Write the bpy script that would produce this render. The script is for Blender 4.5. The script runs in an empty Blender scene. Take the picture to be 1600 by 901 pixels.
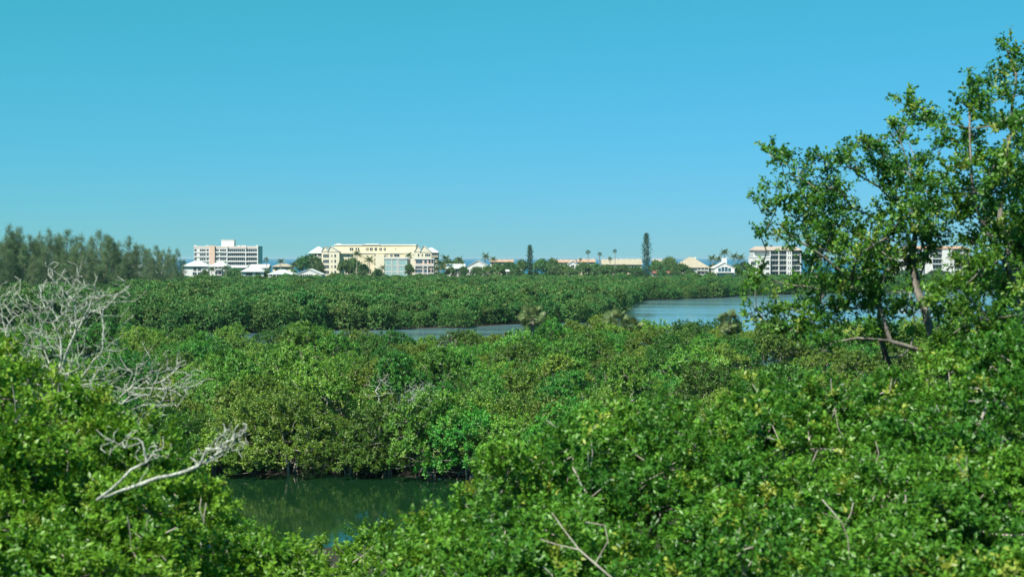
import bpy, math, random
import numpy as np
from mathutils import Vector

# ------------------------------------------------------------------ camera, sky, sun, exposure
sc = bpy.context.scene
COL = sc.collection
F = 2198.0                  # focal length in photo pixels (photo 1600 x 901)
CX, HY, CZ = 800.0, 403.0, 15.0   # principal column, horizon row, eye height in metres
cam_d = bpy.data.cameras.new('camera')
cam = bpy.data.objects.new('camera', cam_d); COL.objects.link(cam)
cam.location = (0, 0, CZ); cam.rotation_euler = (math.pi / 2, 0, 0)
cam_d.sensor_width = 36.0; cam_d.lens = 36.0 * F / 1600.0
cam_d.shift_y = -(450.5 - HY) / 1600.0
cam_d.clip_start = 0.3; cam_d.clip_end = 60000
cam_d.dof.use_dof = True; cam_d.dof.focus_distance = 220.0; cam_d.dof.aperture_fstop = 2.5
sc.camera = cam

SUN_EL, SUN_AZ = 51.0, 216.0      # azimuth clockwise from +Y: behind the camera, to its left
w = bpy.data.worlds.new('World'); sc.world = w; w.use_nodes = True
wn, wl = w.node_tree.nodes, w.node_tree.links
sky = wn.new('ShaderNodeTexSky'); sky.sky_type = 'NISHITA'; sky.sun_disc = False
sky.sun_elevation = math.radians(SUN_EL); sky.sun_rotation = math.radians(SUN_AZ)
sky.altitude = 0; sky.air_density = 1.0; sky.dust_density = 0.0; sky.ozone_density = 10.0
# the photograph's cyan cast, one curve for each colour over the whole sky
sp = wn.new('ShaderNodeSeparateColor'); cb = wn.new('ShaderNodeCombineColor'); wl.new(sky.outputs[0], sp.inputs[0])
for i, (gain, power) in enumerate(((.210, 1.0), (.370, .345), (.585, 1.0))):
    m1 = wn.new('ShaderNodeMath'); m1.operation = 'MULTIPLY'; m1.inputs[1].default_value = .1; wl.new(sp.outputs[i], m1.inputs[0])
    m2 = wn.new('ShaderNodeMath'); m2.operation = 'POWER'; m2.inputs[1].default_value = power; wl.new(m1.outputs[0], m2.inputs[0])
    m3 = wn.new('ShaderNodeMath'); m3.operation = 'MULTIPLY'; m3.inputs[1].default_value = 10 * gain; wl.new(m2.outputs[0], m3.inputs[0])
    wl.new(m3.outputs[0], cb.inputs[i])
wl.new(cb.outputs[0], wn['Background'].inputs[0])
wn['Background'].inputs[1].default_value = 0.10
sl = bpy.data.lights.new('sun', 'SUN'); sl.energy = 5.0; sl.angle = math.radians(0.53); sl.color = (1.0, 0.95, 0.86)
so = bpy.data.objects.new('sun', sl); COL.objects.link(so)
e, a = math.radians(SUN_EL), math.radians(SUN_AZ)
sdir = Vector((math.sin(a) * math.cos(e), math.cos(a) * math.cos(e), math.sin(e)))
so.rotation_euler = sdir.to_track_quat('Z', 'Y').to_euler(); so.location = (0, -50, 80)
vs = sc.view_settings
vs.view_transform = 'Standard'; vs.look = 'None'; vs.exposure = 0.85; vs.gamma = 1.0; vs.use_curve_mapping = False
sc.cycles.max_bounces = 8; sc.cycles.transparent_max_bounces = 8
sc.cycles.use_denoising = True; sc.cycles.denoiser = 'OPENIMAGEDENOISE'; sc.cycles.denoising_input_passes = 'RGB_ALBEDO_NORMAL'
sc.cycles.caustics_reflective = False; sc.cycles.caustics_refractive = False

rng = np.random.default_rng(7)
random.seed(7)

def P(px, py, D):
    return np.array(((px - CX) / F * D, D, CZ - (py - HY) / F * D))

# ------------------------------------------------------------------ small helpers
def tag(o, label=None, cat=None, group=None, kind=None):
    if label: o['label'] = label
    if cat: o['category'] = cat
    if group: o['group'] = group
    if kind: o['kind'] = kind
    return o

def link(o, parent=None):
    COL.objects.link(o)
    if parent is not None: o.parent = parent
    return o

def empty(name, loc, label=None, cat=None, group=None, rz=0.0):
    o = bpy.data.objects.new(name, None); link(o); o.empty_display_size = 0.1
    o.location = loc; o.rotation_euler.z = rz
    return tag(o, label, cat, group)

def obj(name, me, parent=None, loc=None):
    o = bpy.data.objects.new(name, me); link(o, parent)
    if loc is not None: o.location = loc
    return o

def mesh_np(name, verts, faces, mat=None, tint=None, smooth=False):
    """verts (n,3), faces (m,k) all of one size k"""
    me = bpy.data.meshes.new(name)
    verts = np.ascontiguousarray(verts, dtype=np.float32); faces = np.ascontiguousarray(faces, dtype=np.int32)
    m, k = faces.shape
    me.vertices.add(len(verts)); me.vertices.foreach_set('co', verts.ravel())
    me.loops.add(m * k); me.loops.foreach_set('vertex_index', faces.ravel())
    me.polygons.add(m); me.polygons.foreach_set('loop_start', np.arange(0, m * k, k, dtype=np.int32))
    if smooth: me.polygons.foreach_set('use_smooth', np.ones(m, dtype=bool))
    if tint is not None:
        at = me.attributes.new('tint', 'FLOAT', 'POINT'); at.data.foreach_set('value', np.ascontiguousarray(tint, dtype=np.float32))
    me.update(calc_edges=True)
    if mat: me.materials.append(mat)
    return me

def mesh_py(name, verts, faces, mat):
    me = bpy.data.meshes.new(name); me.from_pydata([tuple(v) for v in verts], [], faces); me.update()
    me.materials.append(mat); return me

_cubes = {}
def cube_mesh(mat):
    if mat.name not in _cubes:
        v = [(x, y, z) for x in (-.5, .5) for y in (-.5, .5) for z in (-.5, .5)]
        f = [(0, 1, 3, 2), (4, 6, 7, 5), (0, 4, 5, 1), (2, 3, 7, 6), (0, 2, 6, 4), (1, 5, 7, 3)]
        _cubes[mat.name] = mesh_py('block_' + mat.name, v, f, mat)
    return _cubes[mat.name]

def box(name, parent, x0, x1, y0, y1, z0, z1, mat):
    o = bpy.data.objects.new(name, cube_mesh(mat)); link(o, parent)
    o.location = ((x0 + x1) / 2, (y0 + y1) / 2, (z0 + z1) / 2)
    o.scale = (abs(x1 - x0), abs(y1 - y0), abs(z1 - z0))
    return o

# ------------------------------------------------------------------ materials
def new_mat(name):
    m = bpy.data.materials.new(name); m.use_nodes = True
    return m, m.node_tree.nodes, m.node_tree.links, m.node_tree.nodes['Principled BSDF']

def plain(name, col, rough=0.7, noise=0.12, scale=0.6, metallic=0.0, spec=0.3):
    m, n, l, b = new_mat(name)
    tc = n.new('ShaderNodeTexCoord'); ge = n.new('ShaderNodeNewGeometry'); nt = n.new('ShaderNodeTexNoise')
    nt.inputs['Scale'].default_value = scale; nt.inputs['Detail'].default_value = 6
    l.new(ge.outputs['Position'], nt.inputs['Vector'])
    r = n.new('ShaderNodeValToRGB')
    r.color_ramp.elements[0].position = 0.3; r.color_ramp.elements[1].position = 0.7
    r.color_ramp.elements[0].color = [c * (1 - noise) for c in col] + [1]
    r.color_ramp.elements[1].color = [min(1, c * (1 + noise * .6)) for c in col] + [1]
    l.new(nt.outputs[0], r.inputs[0]); l.new(r.outputs[0], b.inputs['Base Color'])
    b.inputs['Roughness'].default_value = rough; b.inputs['Metallic'].default_value = metallic
    b.inputs['Specular IOR Level'].default_value = spec
    return m

def leaf_mat(name, ca, cb, accent, acc_at=0.95, rough=0.38, transl=0.25, spec=0.5, objvar=0.0, patch=0.0, patch_scale=0.05):
    """two leaf greens by the clump's tint, an accent for young or old clumps, a jitter for each leaf"""
    m, n, l, b = new_mat(name)
    at = n.new('ShaderNodeAttribute'); at.attribute_name = 'tint'
    ge = n.new('ShaderNodeNewGeometry')
    r = n.new('ShaderNodeValToRGB'); cr = r.color_ramp
    cr.elements[0].position = 0.0; cr.elements[0].color = list(ca) + [1]
    cr.elements[1].position = acc_at - 0.03; cr.elements[1].color = list(cb) + [1]
    el = cr.elements.new(acc_at); el.color = list(accent) + [1]
    ma = n.new('ShaderNodeMath'); ma.operation = 'MULTIPLY_ADD'
    l.new(ge.outputs['Random Per Island'], ma.inputs[0]); ma.inputs[1].default_value = 0.24
    sb = n.new('ShaderNodeMath'); sb.operation = 'SUBTRACT'; l.new(at.outputs['Fac'], sb.inputs[0]); sb.inputs[1].default_value = 0.12
    l.new(sb.outputs[0], ma.inputs[2]); l.new(ma.outputs[0], r.inputs[0])
    hv = n.new('ShaderNodeHueSaturation'); l.new(r.outputs[0], hv.inputs['Color'])
    val = n.new('ShaderNodeMath'); val.operation = 'MULTIPLY_ADD'
    l.new(ge.outputs['Random Per Island'], val.inputs[0]); val.inputs[1].default_value = 0.5; val.inputs[2].default_value = 0.75
    last = val.outputs[0]
    if objvar:
        oi = n.new('ShaderNodeObjectInfo')
        v2 = n.new('ShaderNodeMath'); v2.operation = 'MULTIPLY_ADD'
        l.new(oi.outputs['Random'], v2.inputs[0]); v2.inputs[1].default_value = objvar; v2.inputs[2].default_value = 1 - objvar / 2
        v3 = n.new('ShaderNodeMath'); v3.operation = 'MULTIPLY'; l.new(last, v3.inputs[0]); l.new(v2.outputs[0], v3.inputs[1])
        h2 = n.new('ShaderNodeMath'); h2.operation = 'MULTIPLY_ADD'
        wv = n.new('ShaderNodeTexWhiteNoise'); wv.noise_dimensions = '1D'; l.new(oi.outputs['Random'], wv.inputs['W'])
        l.new(wv.outputs['Value'], h2.inputs[0]); h2.inputs[1].default_value = objvar * 0.10; h2.inputs[2].default_value = 0.5 - objvar * 0.05
        l.new(h2.outputs[0], hv.inputs['Hue'])
        last = v3.outputs[0]
    l.new(last, hv.inputs['Value'])
    l.new(hv.outputs[0], b.inputs['Base Color'])
    b.inputs['Roughness'].default_value = rough; b.inputs['Specular IOR Level'].default_value = spec
    tr = n.new('ShaderNodeBsdfTranslucent'); mx = n.new('ShaderNodeMixShader'); mx.inputs[0].default_value = transl
    h3 = n.new('ShaderNodeHueSaturation'); h3.inputs['Hue'].default_value = 0.485; h3.inputs['Value'].default_value = 1.5
    l.new(hv.outputs[0], h3.inputs['Color']); l.new(h3.outputs[0], tr.inputs['Color'])
    l.new(b.outputs[0], mx.inputs[1]); l.new(tr.outputs[0], mx.inputs[2])
    l.new(mx.outputs[0], n['Material Output'].inputs['Surface'])
    return m

def bark_mat(name, ca, cb, scale=6.0):
    m, n, l, b = new_mat(name)
    tc = n.new('ShaderNodeTexCoord'); mp = n.new('ShaderNodeMapping'); mp.inputs['Scale'].default_value = (scale, scale, scale * .4)
    nt = n.new('ShaderNodeTexNoise'); nt.inputs['Scale'].default_value = 1.0; nt.inputs['Detail'].default_value = 8; nt.inputs['Roughness'].default_value = .7
    l.new(tc.outputs['Object'], mp.inputs[0]); l.new(mp.outputs[0], nt.inputs['Vector'])
    r = n.new('ShaderNodeValToRGB'); r.color_ramp.elements[0].position = .38; r.color_ramp.elements[1].position = .62
    r.color_ramp.elements[0].color = list(ca) + [1]; r.color_ramp.elements[1].color = list(cb) + [1]
    l.new(nt.outputs[0], r.inputs[0]); l.new(r.outputs[0], b.inputs['Base Color'])
    bp = n.new('ShaderNodeBump'); bp.inputs['Strength'].default_value = .6; bp.inputs['Distance'].default_value = .02
    l.new(nt.outputs[0], bp.inputs['Height']); l.new(bp.outputs[0], b.inputs['Normal'])
    b.inputs['Roughness'].default_value = .85; b.inputs['Specular IOR Level'].default_value = .2
    return m

def water_mat(name, col, rough, scales, strength, dist, stretch=(1, 1, 1), streak=False):
    m, n, l, b = new_mat(name)
    ge = n.new('ShaderNodeNewGeometry'); mp = n.new('ShaderNodeMapping'); mp.inputs['Scale'].default_value = stretch
    l.new(ge.outputs['Position'], mp.inputs[0])
    add = None
    for s, amt in scales:
        nt = n.new('ShaderNodeTexNoise'); nt.inputs['Scale'].default_value = s; nt.inputs['Detail'].default_value = 3
        l.new(mp.outputs[0], nt.inputs['Vector'])
        mu = n.new('ShaderNodeMath'); mu.operation = 'MULTIPLY'; mu.inputs[1].default_value = amt; l.new(nt.outputs[0], mu.inputs[0])
        if add is None: add = mu.outputs[0]
        else:
            ad = n.new('ShaderNodeMath'); ad.operation = 'ADD'; l.new(add, ad.inputs[0]); l.new(mu.outputs[0], ad.inputs[1]); add = ad.outputs[0]
    bp = n.new('ShaderNodeBump'); bp.inputs['Strength'].default_value = strength; bp.inputs['Distance'].default_value = dist
    l.new(add, bp.inputs['Height']); l.new(bp.outputs[0], b.inputs['Normal'])
    b.inputs['Base Color'].default_value = list(col) + [1]
    b.inputs['Roughness'].default_value = rough; b.inputs['IOR'].default_value = 1.333
    if streak:      # wind lanes: smoother and rougher bands of water
        m2 = n.new('ShaderNodeMapping'); m2.inputs['Scale'].default_value = (.012, .11, 1); l.new(ge.outputs['Position'], m2.inputs[0])
        ns = n.new('ShaderNodeTexNoise'); ns.inputs['Scale'].default_value = 1; ns.inputs['Detail'].default_value = 5; l.new(m2.outputs[0], ns.inputs['Vector'])
        mr = n.new('ShaderNodeMapRange'); mr.inputs[1].default_value = .35; mr.inputs[2].default_value = .65; mr.inputs[3].default_value = rough * .35; mr.inputs[4].default_value = rough * 1.9
        l.new(ns.outputs[0], mr.inputs[0]); l.new(mr.outputs[0], b.inputs['Roughness'])
    return m

M = {}
M['belt_leaf'] = leaf_mat('belt_leaf', (.040, .130, .014), (.122, .252, .026), (.17, .24, .06), .97, .45, .16, .35, objvar=.8)
M['far_leaf'] = leaf_mat('far_leaf', (.028, .110, .022), (.078, .185, .035), (.15, .18, .06), .975, .55, .2, .25, objvar=.45)
M['near_leaf'] = leaf_mat('near_leaf', (.030, .128, .011), (.115, .268, .021), (.24, .30, .04), .945, .42, .30, .40)
M['tall_leaf'] = leaf_mat('tall_leaf', (.028, .115, .013), (.105, .240, .022), (.20, .27, .04), .94, .42, .30, .38)
M['left_leaf'] = leaf_mat('left_leaf', (.052, .165, .010), (.175, .330, .024), (.24, .32, .05), .95, .42, .30, .38)
M['pine_leaf'] = leaf_mat('pine_leaf', (.078, .142, .062), (.130, .198, .088), (.16, .16, .08), .96, .7, .3, .2, objvar=.25)
M['town_leaf'] = leaf_mat('town_leaf', (.030, .105, .030), (.080, .175, .042), (.13, .14, .05), .97, .5, .2, .3, objvar=.6)
M['palm_leaf'] = leaf_mat('palm_leaf', (.035, .085, .028), (.070, .130, .045), (.20, .16, .07), .93, .4, .2, .4)
M['sabal_leaf'] = leaf_mat('sabal_leaf', (.085, .135, .045), (.16, .20, .075), (.30, .23, .11), .80, .45, .2, .3)
M['norfolk_leaf'] = leaf_mat('norfolk_leaf', (.012, .050, .020), (.030, .085, .030), (.04, .08, .03), .97, .55, .1, .3)
M['bark'] = bark_mat('bark', (.07, .06, .05), (.22, .20, .17), 5)
M['pale_bark'] = bark_mat('pale_bark', (.16, .14, .11), (.46, .43, .37), 4)
M['dead_bark'] = bark_mat('dead_bark', (.15, .165, .135), (.52, .54, .47), 22)
M['grey_bark'] = bark_mat('grey_bark', (.06, .055, .045), (.30, .28, .235), 5)
M['root_bark'] = bark_mat('root_bark', (.10, .075, .055), (.26, .21, .17), 4)
M['palm_bark'] = bark_mat('palm_bark', (.18, .15, .12), (.36, .32, .27), 3)
M['white_wall'] = plain('white_wall', (.57, .575, .555), .75, .05)
M['cream_wall'] = plain('cream_wall', (.62, .54, .37), .75, .05)
M['pale_yellow_wall'] = plain('pale_yellow_wall', (.62, .57, .43), .75, .05)
M['peach_wall'] = plain('peach_wall', (.58, .42, .33), .75, .06)
M['teal_wall'] = plain('teal_wall', (.32, .50, .46), .6, .06)
M['white_roof'] = plain('white_roof', (.50, .52, .505), .7, .06)
M['grey_roof'] = plain('grey_roof', (.40, .44, .42), .7, .12)
M['tan_roof'] = plain('tan_roof', (.33, .29, .22), .8, .15)
M['terracotta_roof'] = plain('terracotta_roof', (.40, .26, .18), .8, .2)
M['brown_roof'] = plain('brown_roof', (.36, .29, .25), .8, .12)
M['red_roof'] = plain('red_roof', (.20, .075, .06), .8, .15)
M['concrete'] = plain('concrete', (.45, .44, .41), .8, .1)
M['metal'] = plain('metal', (.5, .5, .5), .4, .05, metallic=.6)
def glass_mat(name, col, rough=.12):
    m, n, l, b = new_mat(name)
    b.inputs['Base Color'].default_value = list(col) + [1]; b.inputs['Roughness'].default_value = rough
    b.inputs['IOR'].default_value = 1.5; return m
M['dark_glass'] = glass_mat('dark_glass', (.020, .040, .055))
M['grey_glass'] = glass_mat('grey_glass', (.05, .07, .08))
M['blue_glass'] = glass_mat('blue_glass', (.035, .085, .12))
M['teal_glass'] = glass_mat('teal_glass', (.16, .36, .36), .15)
M['shade'] = plain('shade', (.12, .12, .115), .8, .1)
M['mud'] = plain('mud', (.030, .026, .018), .9, .4, .35)
M['pond'] = water_mat('pond', (.005, .024, .008), .045, ((1.6, .6), (5.0, .25), (.35, .8)), .20, .05, (1, .55, 1))
M['lagoon'] = water_mat('lagoon', (.09, .165, .19), .12, ((.5, 1.0), (2.2, .35), (.06, 1.2)), .10, .10, (.5, 1.3, 1), True)
M['sea'] = water_mat('sea', (.012, .10, .20), .42, ((.08, 1.0),), .5, .6, (.3, 1, 1))

# ------------------------------------------------------------------ the lie of the land
def wob(x, s, a):
    return a * (np.sin(x * s + 1.3) + .6 * np.sin(x * s * 2.3 + .4) + .4 * np.sin(x * s * 5.1))
_fs = [(-300, 268), (300, 275), (460, 284), (520, 291), (650, 300), (720, 302), (780, 312), (850, 323), (935, 331), (972, 380),
       (985, 440), (1005, 495), (1100, 523), (1180, 560), (1300, 600), (1500, 660), (1750, 690)]
FSX = np.array([(p - CX) / F * d for p, d in _fs]); FSD = np.array([float(d) for p, d in _fs])
def far_shore(x): return np.interp(x, FSX, FSD) + wob(x, .13, 1.6)
NBX, NBD = np.array([-90., -32, -24, -18, -1, 3, 10, 16, 90]), np.array([192., 190, 183, 176, 176, 186, 192, 194, 194])
def near_back(x): return np.interp(x, NBX, NBD) + wob(x, .21, 1.2)
def pond_r(x, y):
    """< 1 inside the pond"""
    return np.sqrt(((x + 15) / 21.0) ** 2 + ((y - 85.0) / 12.5) ** 2) + .035 * np.sin(x * .7) + .03 * np.sin(x * .31 + y * .4)
def land_dist(x, y):
    """> 0 on land, < 0 over water (metres, roughly)"""
    d1 = (pond_r(x, y) - 1) * 15
    d2 = np.maximum(near_back(x) - y, y - far_shore(x))
    d3 = 985 - y + wob(x, .02, 6)
    return np.minimum(np.minimum(d1, d2), d3)
def ground_z(x, y):
    d = land_dist(x, y)
    z = np.clip(d * .5, -1.6, .12)
    z = z + np.clip((y - 690) / 50, 0, 1) * 1.0 * (d > 3)
    return z

def axis(parts):
    out = []
    for a0, a1, st in parts: out += list(np.arange(a0, a1, st))
    return np.array(out + [parts[-1][1]])
xs = axis([(-30000, -2000, 14000), (-2000, -400, 400), (-400, -120, 14), (-120, 120, 2.5), (120, 400, 14), (400, 2000, 400), (2000, 30000, 14000)])
ys = axis([(-3000, -60, 980), (-60, 60, 6), (60, 112, 1.6), (112, 340, 3.5), (340, 1040, 9), (1040, 3000, 490), (3000, 42000, 13000)])
X, Y = np.meshgrid(xs, ys)
Z = ground_z(X, Y)
V = np.stack([X.ravel(), Y.ravel(), Z.ravel()], 1)
nx, ny = len(xs), len(ys)
ii = (np.arange(ny - 1)[:, None] * nx + np.arange(nx - 1)[None]).ravel()
gr = obj('ground', mesh_np('ground', V, np.stack([ii, ii + 1, ii + nx + 1, ii + nx], 1), M['mud'], smooth=True))
tag(gr, 'dark muddy ground under the mangroves and the far houses', 'ground', kind='structure')
def sheet(name, x0, x1, y0, y1, z, mat, label):
    o = obj(name, mesh_py(name, [(x0, y0, z), (x1, y0, z), (x1, y1, z), (x0, y1, z)], [(0, 1, 2, 3)], mat))
    return tag(o, label, 'water', kind='structure')
sheet('pond_water', -60, 40, 60, 120, 0.0, M['pond'], 'still dark green pond reflecting the mangroves')
sheet('lagoon_water', -700, 1200, 150, 760, 0.0, M['lagoon'], 'rippled pale blue lagoon between the mangrove belts')
sheet('sea_water', -30000, 30000, 930, 41000, -0.05, M['sea'], 'dark blue sea at the horizon behind the houses')

# ------------------------------------------------------------------ tree growing
def unit(v): return v / np.maximum(np.linalg.norm(v, axis=-1, keepdims=True), 1e-9)

def grow(r, stems, targets, bf=.3, step=.35, wobble=.12):
    """skeleton: stems are given polylines; each target joins the nearest node, long paths costing more"""
    pts, par, path = [], [], []
    for si, st in enumerate(stems):
        st = np.asarray(st, float)
        prev = -1
        for k, p in enumerate(st):
            if k == 0:
                if si > 0:
                    prev = int(np.argmin(np.linalg.norm(np.array(pts) - p, axis=1)))
                    q0 = pts[prev]
                    if np.linalg.norm(q0 - p) < .05: continue
                else:
                    pts.append(p); par.append(-1); path.append(0.); prev = 0; continue
            q0 = pts[prev]; L = np.linalg.norm(p - q0); n = max(1, int(L / step))
            for j in range(1, n + 1):
                q = q0 + (p - q0) * j / n
                if j < n: q = q + r.normal(0, wobble * .25 * step, 3)
                pts.append(q); par.append(prev); path.append(path[prev] + L / n); prev = len(pts) - 1
    nstem = len(pts)
    T = np.asarray(targets, float); N = len(T)
    nodes = np.array(pts); pa = np.array(path)
    C = np.linalg.norm(T[:, None] - nodes[None], axis=2) + bf * pa[None]
    C += 1.2 * np.maximum(0, nodes[None, :, 2] - T[:, None, 2])      # do not grow downwards much
    best = C.min(1); bi = C.argmin(1); done = np.zeros(N, bool); tipn = np.zeros(N, int)
    for _ in range(N):
        i = int(np.argmin(np.where(done, 1e9, best))); done[i] = True
        q0 = pts[bi[i]]; L = np.linalg.norm(T[i] - q0); n = max(1, int(L / step)); prev = int(bi[i]); s = len(pts)
        side = r.normal(0, wobble * L, 3) * .5
        for j in range(1, n + 1):
            t = j / n
            q = q0 + (T[i] - q0) * t + side * math.sin(math.pi * t)
            pts.append(q); par.append(prev); path.append(path[prev] + L / n); prev = len(pts) - 1
        tipn[i] = prev
        nn = np.array(pts[s:]); c = np.linalg.norm(T[:, None] - nn[None], axis=2) + bf * np.array(path[s:])[None]
        c += 1.2 * np.maximum(0, nn[None, :, 2] - T[:, None, 2])
        m = c.min(1); k = c.argmin(1); up = m < best
        best = np.where(up, m, best); bi = np.where(up, k + s, bi)
    return np.array(pts), np.array(par), tipn, nstem

def tubes(pts, par, rtip, rbase, sides=6, min_w=0):
    n = len(pts); wgt = np.zeros(n); kids = [[] for _ in range(n)]
    for i in range(n - 1, -1, -1):
        if wgt[i] == 0: wgt[i] = 1
        if par[i] >= 0: wgt[par[i]] += wgt[i]; kids[par[i]].append(i)
    ex = math.log(rbase / rtip) / max(math.log(max(wgt.max(), 2)), 1e-6)
    rad = rtip * wgt ** ex
    V, Fq, base = [], [], 0
    ang = np.arange(sides) * 2 * math.pi / sides
    ca, sa = np.cos(ang), np.sin(ang)
    stack = [(i, -1) for i in range(n) if par[i] < 0]
    while stack:
        i, p = stack.pop()
        ch = [p] if p >= 0 else []
        j = i
        while True:
            ch.append(j)
            if not kids[j]: break
            ks = sorted(kids[j], key=lambda q: -wgt[q])
            for q in ks[1:]: stack.append((q, j))
            j = ks[0]
        if len(ch) < 2: continue
        if wgt[ch[1]] < min_w: continue
        c = pts[ch]; rr = rad[ch].copy()
        if p >= 0: rr[0] = min(rr[0], rr[1] * 1.15)
        t = np.gradient(c, axis=0); t = unit(t)
        md = unit(c[-1] - c[0]); ref = np.eye(3)[np.argmin(np.abs(md))]
        u = unit(np.cross(t, ref)); v = np.cross(t, u)
        ring = c[:, None] + rr[:, None, None] * (ca[None, :, None] * u[:, None] + sa[None, :, None] * v[:, None])
        m = len(ch); V.append(ring.reshape(-1, 3))
        a_ = (np.arange(m - 1)[:, None] * sides + np.arange(sides)[None]); b_ = (np.arange(m - 1)[:, None] * sides + (np.arange(sides)[None] + 1) % sides)
        Fq.append(np.stack([a_, b_, b_ + sides, a_ + sides], 2).reshape(-1, 4) + base); base += m * sides
    return np.concatenate(V), np.concatenate(Fq)

LEAF5 = (np.array([(0, 0, 0), (-.5, .52, .09), (0, .5, -.02), (.5, .52, .09), (0, 1, -.10)]),
         np.array([(0, 2, 1), (0, 3, 2), (1, 2, 4), (2, 3, 4)]))
LEAF4 = (np.array([(0, 0, 0), (-.5, .5, .05), (.5, .5, .05), (0, 1, -.06)]), np.array([(0, 2, 1), (1, 2, 3)]))

def leaves(r, tips, outd, n_twig, n_leaf, twig, L, W, tmpl=LEAF5, up=.8, droop=.0, spread=.9, tint=None, rise=.35):
    n = len(tips)
    if tint is None: tint = r.random(n)
    base = np.repeat(tips, n_twig, 0); od = np.repeat(outd, n_twig, 0)
    d = unit(od * .7 + r.normal(0, .6, base.shape) + np.array((0, 0, rise)))
    tl = twig * r.uniform(.6, 1.25, len(base))
    pb = np.repeat(base, n_leaf, 0); db = np.repeat(d, n_leaf, 0); tlb = np.repeat(tl, n_leaf)
    t = np.tile(np.linspace(.1, 1, n_leaf), len(base)) + r.normal(0, .06, len(pb))
    p = pb + db * (tlb * t)[:, None]
    g = r.normal(0, 1, p.shape); g = unit(g - (g * db).sum(1, keepdims=True) * db)
    a = unit(db * .55 + g * spread + np.array((0, 0, .15 - droop)))
    n0 = r.normal(0, .42, p.shape) + np.array((0, 0, up * .6)) + .85 * np.repeat(od, n_leaf, 0)
    nn = unit(n0 - (n0 * a).sum(1, keepdims=True) * a); s = np.cross(a, nn)
    k = r.uniform(.65, 1.25, len(p)); tv, tf = tmpl
    V = p[:, None] + a[:, None] * (tv[None, :, 1] * (L * k)[:, None])[..., None] + s[:, None] * (tv[None, :, 0] * (W * k)[:, None])[..., None] \
        + nn[:, None] * (tv[None, :, 2] * (L * k)[:, None])[..., None]
    nv = len(tv)
    Fc = tf[None] + (np.arange(len(p)) * nv)[:, None, None]
    ti = np.repeat(np.repeat(tint, n_twig * n_leaf), nv)
    return V.reshape(-1, 3), Fc.reshape(-1, 3), ti

def shell(r, c, rad, n, low=-.35, squash=1.0, inner=.75):
    """points near the skin of a lobe, few underneath"""
    d = unit(r.normal(0, 1, (n * 3, 3))); d = d[d[:, 2] > low][:n]
    rr = r.uniform(inner, 1.05, len(d))[:, None]
    return np.asarray(c) + d * rr * np.asarray(rad) * np.array((1, 1, squash)), d

# ------------------------------------------------------------------ far mangrove wood: one mass, instanced small crowns
def small_crown(r, h, rad, nl, nleaf, L, mat, name, lowc=.35):
    T, D = [], []
    for k in range(nl):
        a_ = r.uniform(0, 2 * math.pi); q = rad * .62 * math.sqrt(r.random())
        lr = rad * r.uniform(.30, .5); zz = h - lr * r.uniform(.9, 1.2) - (q / rad) ** 2 * h * lowc
        t_, d_ = shell(r, (math.cos(a_) * q, math.sin(a_) * q, zz), lr, nleaf // nl // 6, -.6, .85)
        T.append(t_); D.append(d_)
    # skirt so that edges of the wood are closed down to the water
    m = nleaf // 24
    a_ = r.uniform(0, 2 * math.pi, m); q = rad * r.uniform(.6, .95, m)
    T.append(np.stack([np.cos(a_) * q, np.sin(a_) * q, r.uniform(.3, h * .6, m)], 1)); D.append(np.stack([np.cos(a_), np.sin(a_), a_ * 0 + .3], 1))
    T = np.concatenate(T); D = np.concatenate(D)
    v, f, ti = leaves(r, T, D, 2, 3, L * .9, L, L * .62, LEAF4, up=.7)
    return mesh_np(name, v, f, mat, ti)

def scatter_stuff(name, pts, scales, variants, label, cat):
    me = bpy.data.meshes.new(name); me.vertices.add(len(pts)); me.vertices.foreach_set('co', np.asarray(pts, np.float32).ravel())
    at = me.attributes.new('size', 'FLOAT', 'POINT'); at.data.foreach_set('value', np.asarray(scales, np.float32)); me.update()
    o = obj(name, me); tag(o, label, cat, kind='stuff')
    ng = bpy.data.node_groups.new(name + '_nodes', 'GeometryNodeTree')
    ng.interface.new_socket('Geometry', in_out='INPUT', socket_type='NodeSocketGeometry')
    ng.interface.new_socket('Geometry', in_out='OUTPUT', socket_type='NodeSocketGeometry')
    n, l = ng.nodes, ng.links
    gi = n.new('NodeGroupInput'); go = n.new('NodeGroupOutput'); jo = n.new('GeometryNodeJoinGeometry')
    for vme in variants:
        src = bpy.data.objects.new(vme.name, vme)       # never linked to the scene
        oi = n.new('GeometryNodeObjectInfo'); oi.inputs['Object'].default_value = src
        g2 = n.new('GeometryNodeGeometryToInstance'); l.new(oi.outputs['Geometry'], g2.inputs[0]); l.new(g2.outputs[0], jo.inputs[0])
    ip = n.new('GeometryNodeInstanceOnPoints'); ip.inputs['Pick Instance'].default_value = True
    m2p = n.new('GeometryNodeMeshToPoints'); l.new(gi.outputs[0], m2p.inputs['Mesh']); l.new(m2p.outputs[0], ip.inputs['Points'])
    l.new(jo.outputs[0], ip.inputs['Instance'])
    ri = n.new('FunctionNodeRandomValue'); ri.data_type = 'INT'; ri.inputs['Max'].default_value = 99 
    l.new(ri.outputs[2], ip.inputs['Instance Index'])
    rr = n.new('FunctionNodeRandomValue'); rr.data_type = 'FLOAT'; rr.inputs[3].default_value = 6.283; rr.inputs['Seed'].default_value = 5
    cx = n.new('ShaderNodeCombineXYZ'); l.new(rr.outputs[1], cx.inputs[2]); l.new(cx.outputs[0], ip.inputs['Rotation'])
    na = n.new('GeometryNodeInputNamedAttribute'); na.data_type = 'FLOAT'; na.inputs['Name'].default_value = 'size'
    l.new(na.outputs[0], ip.inputs['Scale']); l.new(ip.outputs[0], go.inputs[0])
    md = o.modifiers.new('scatter', 'NODES'); md.node_group = ng
    return o

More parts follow.
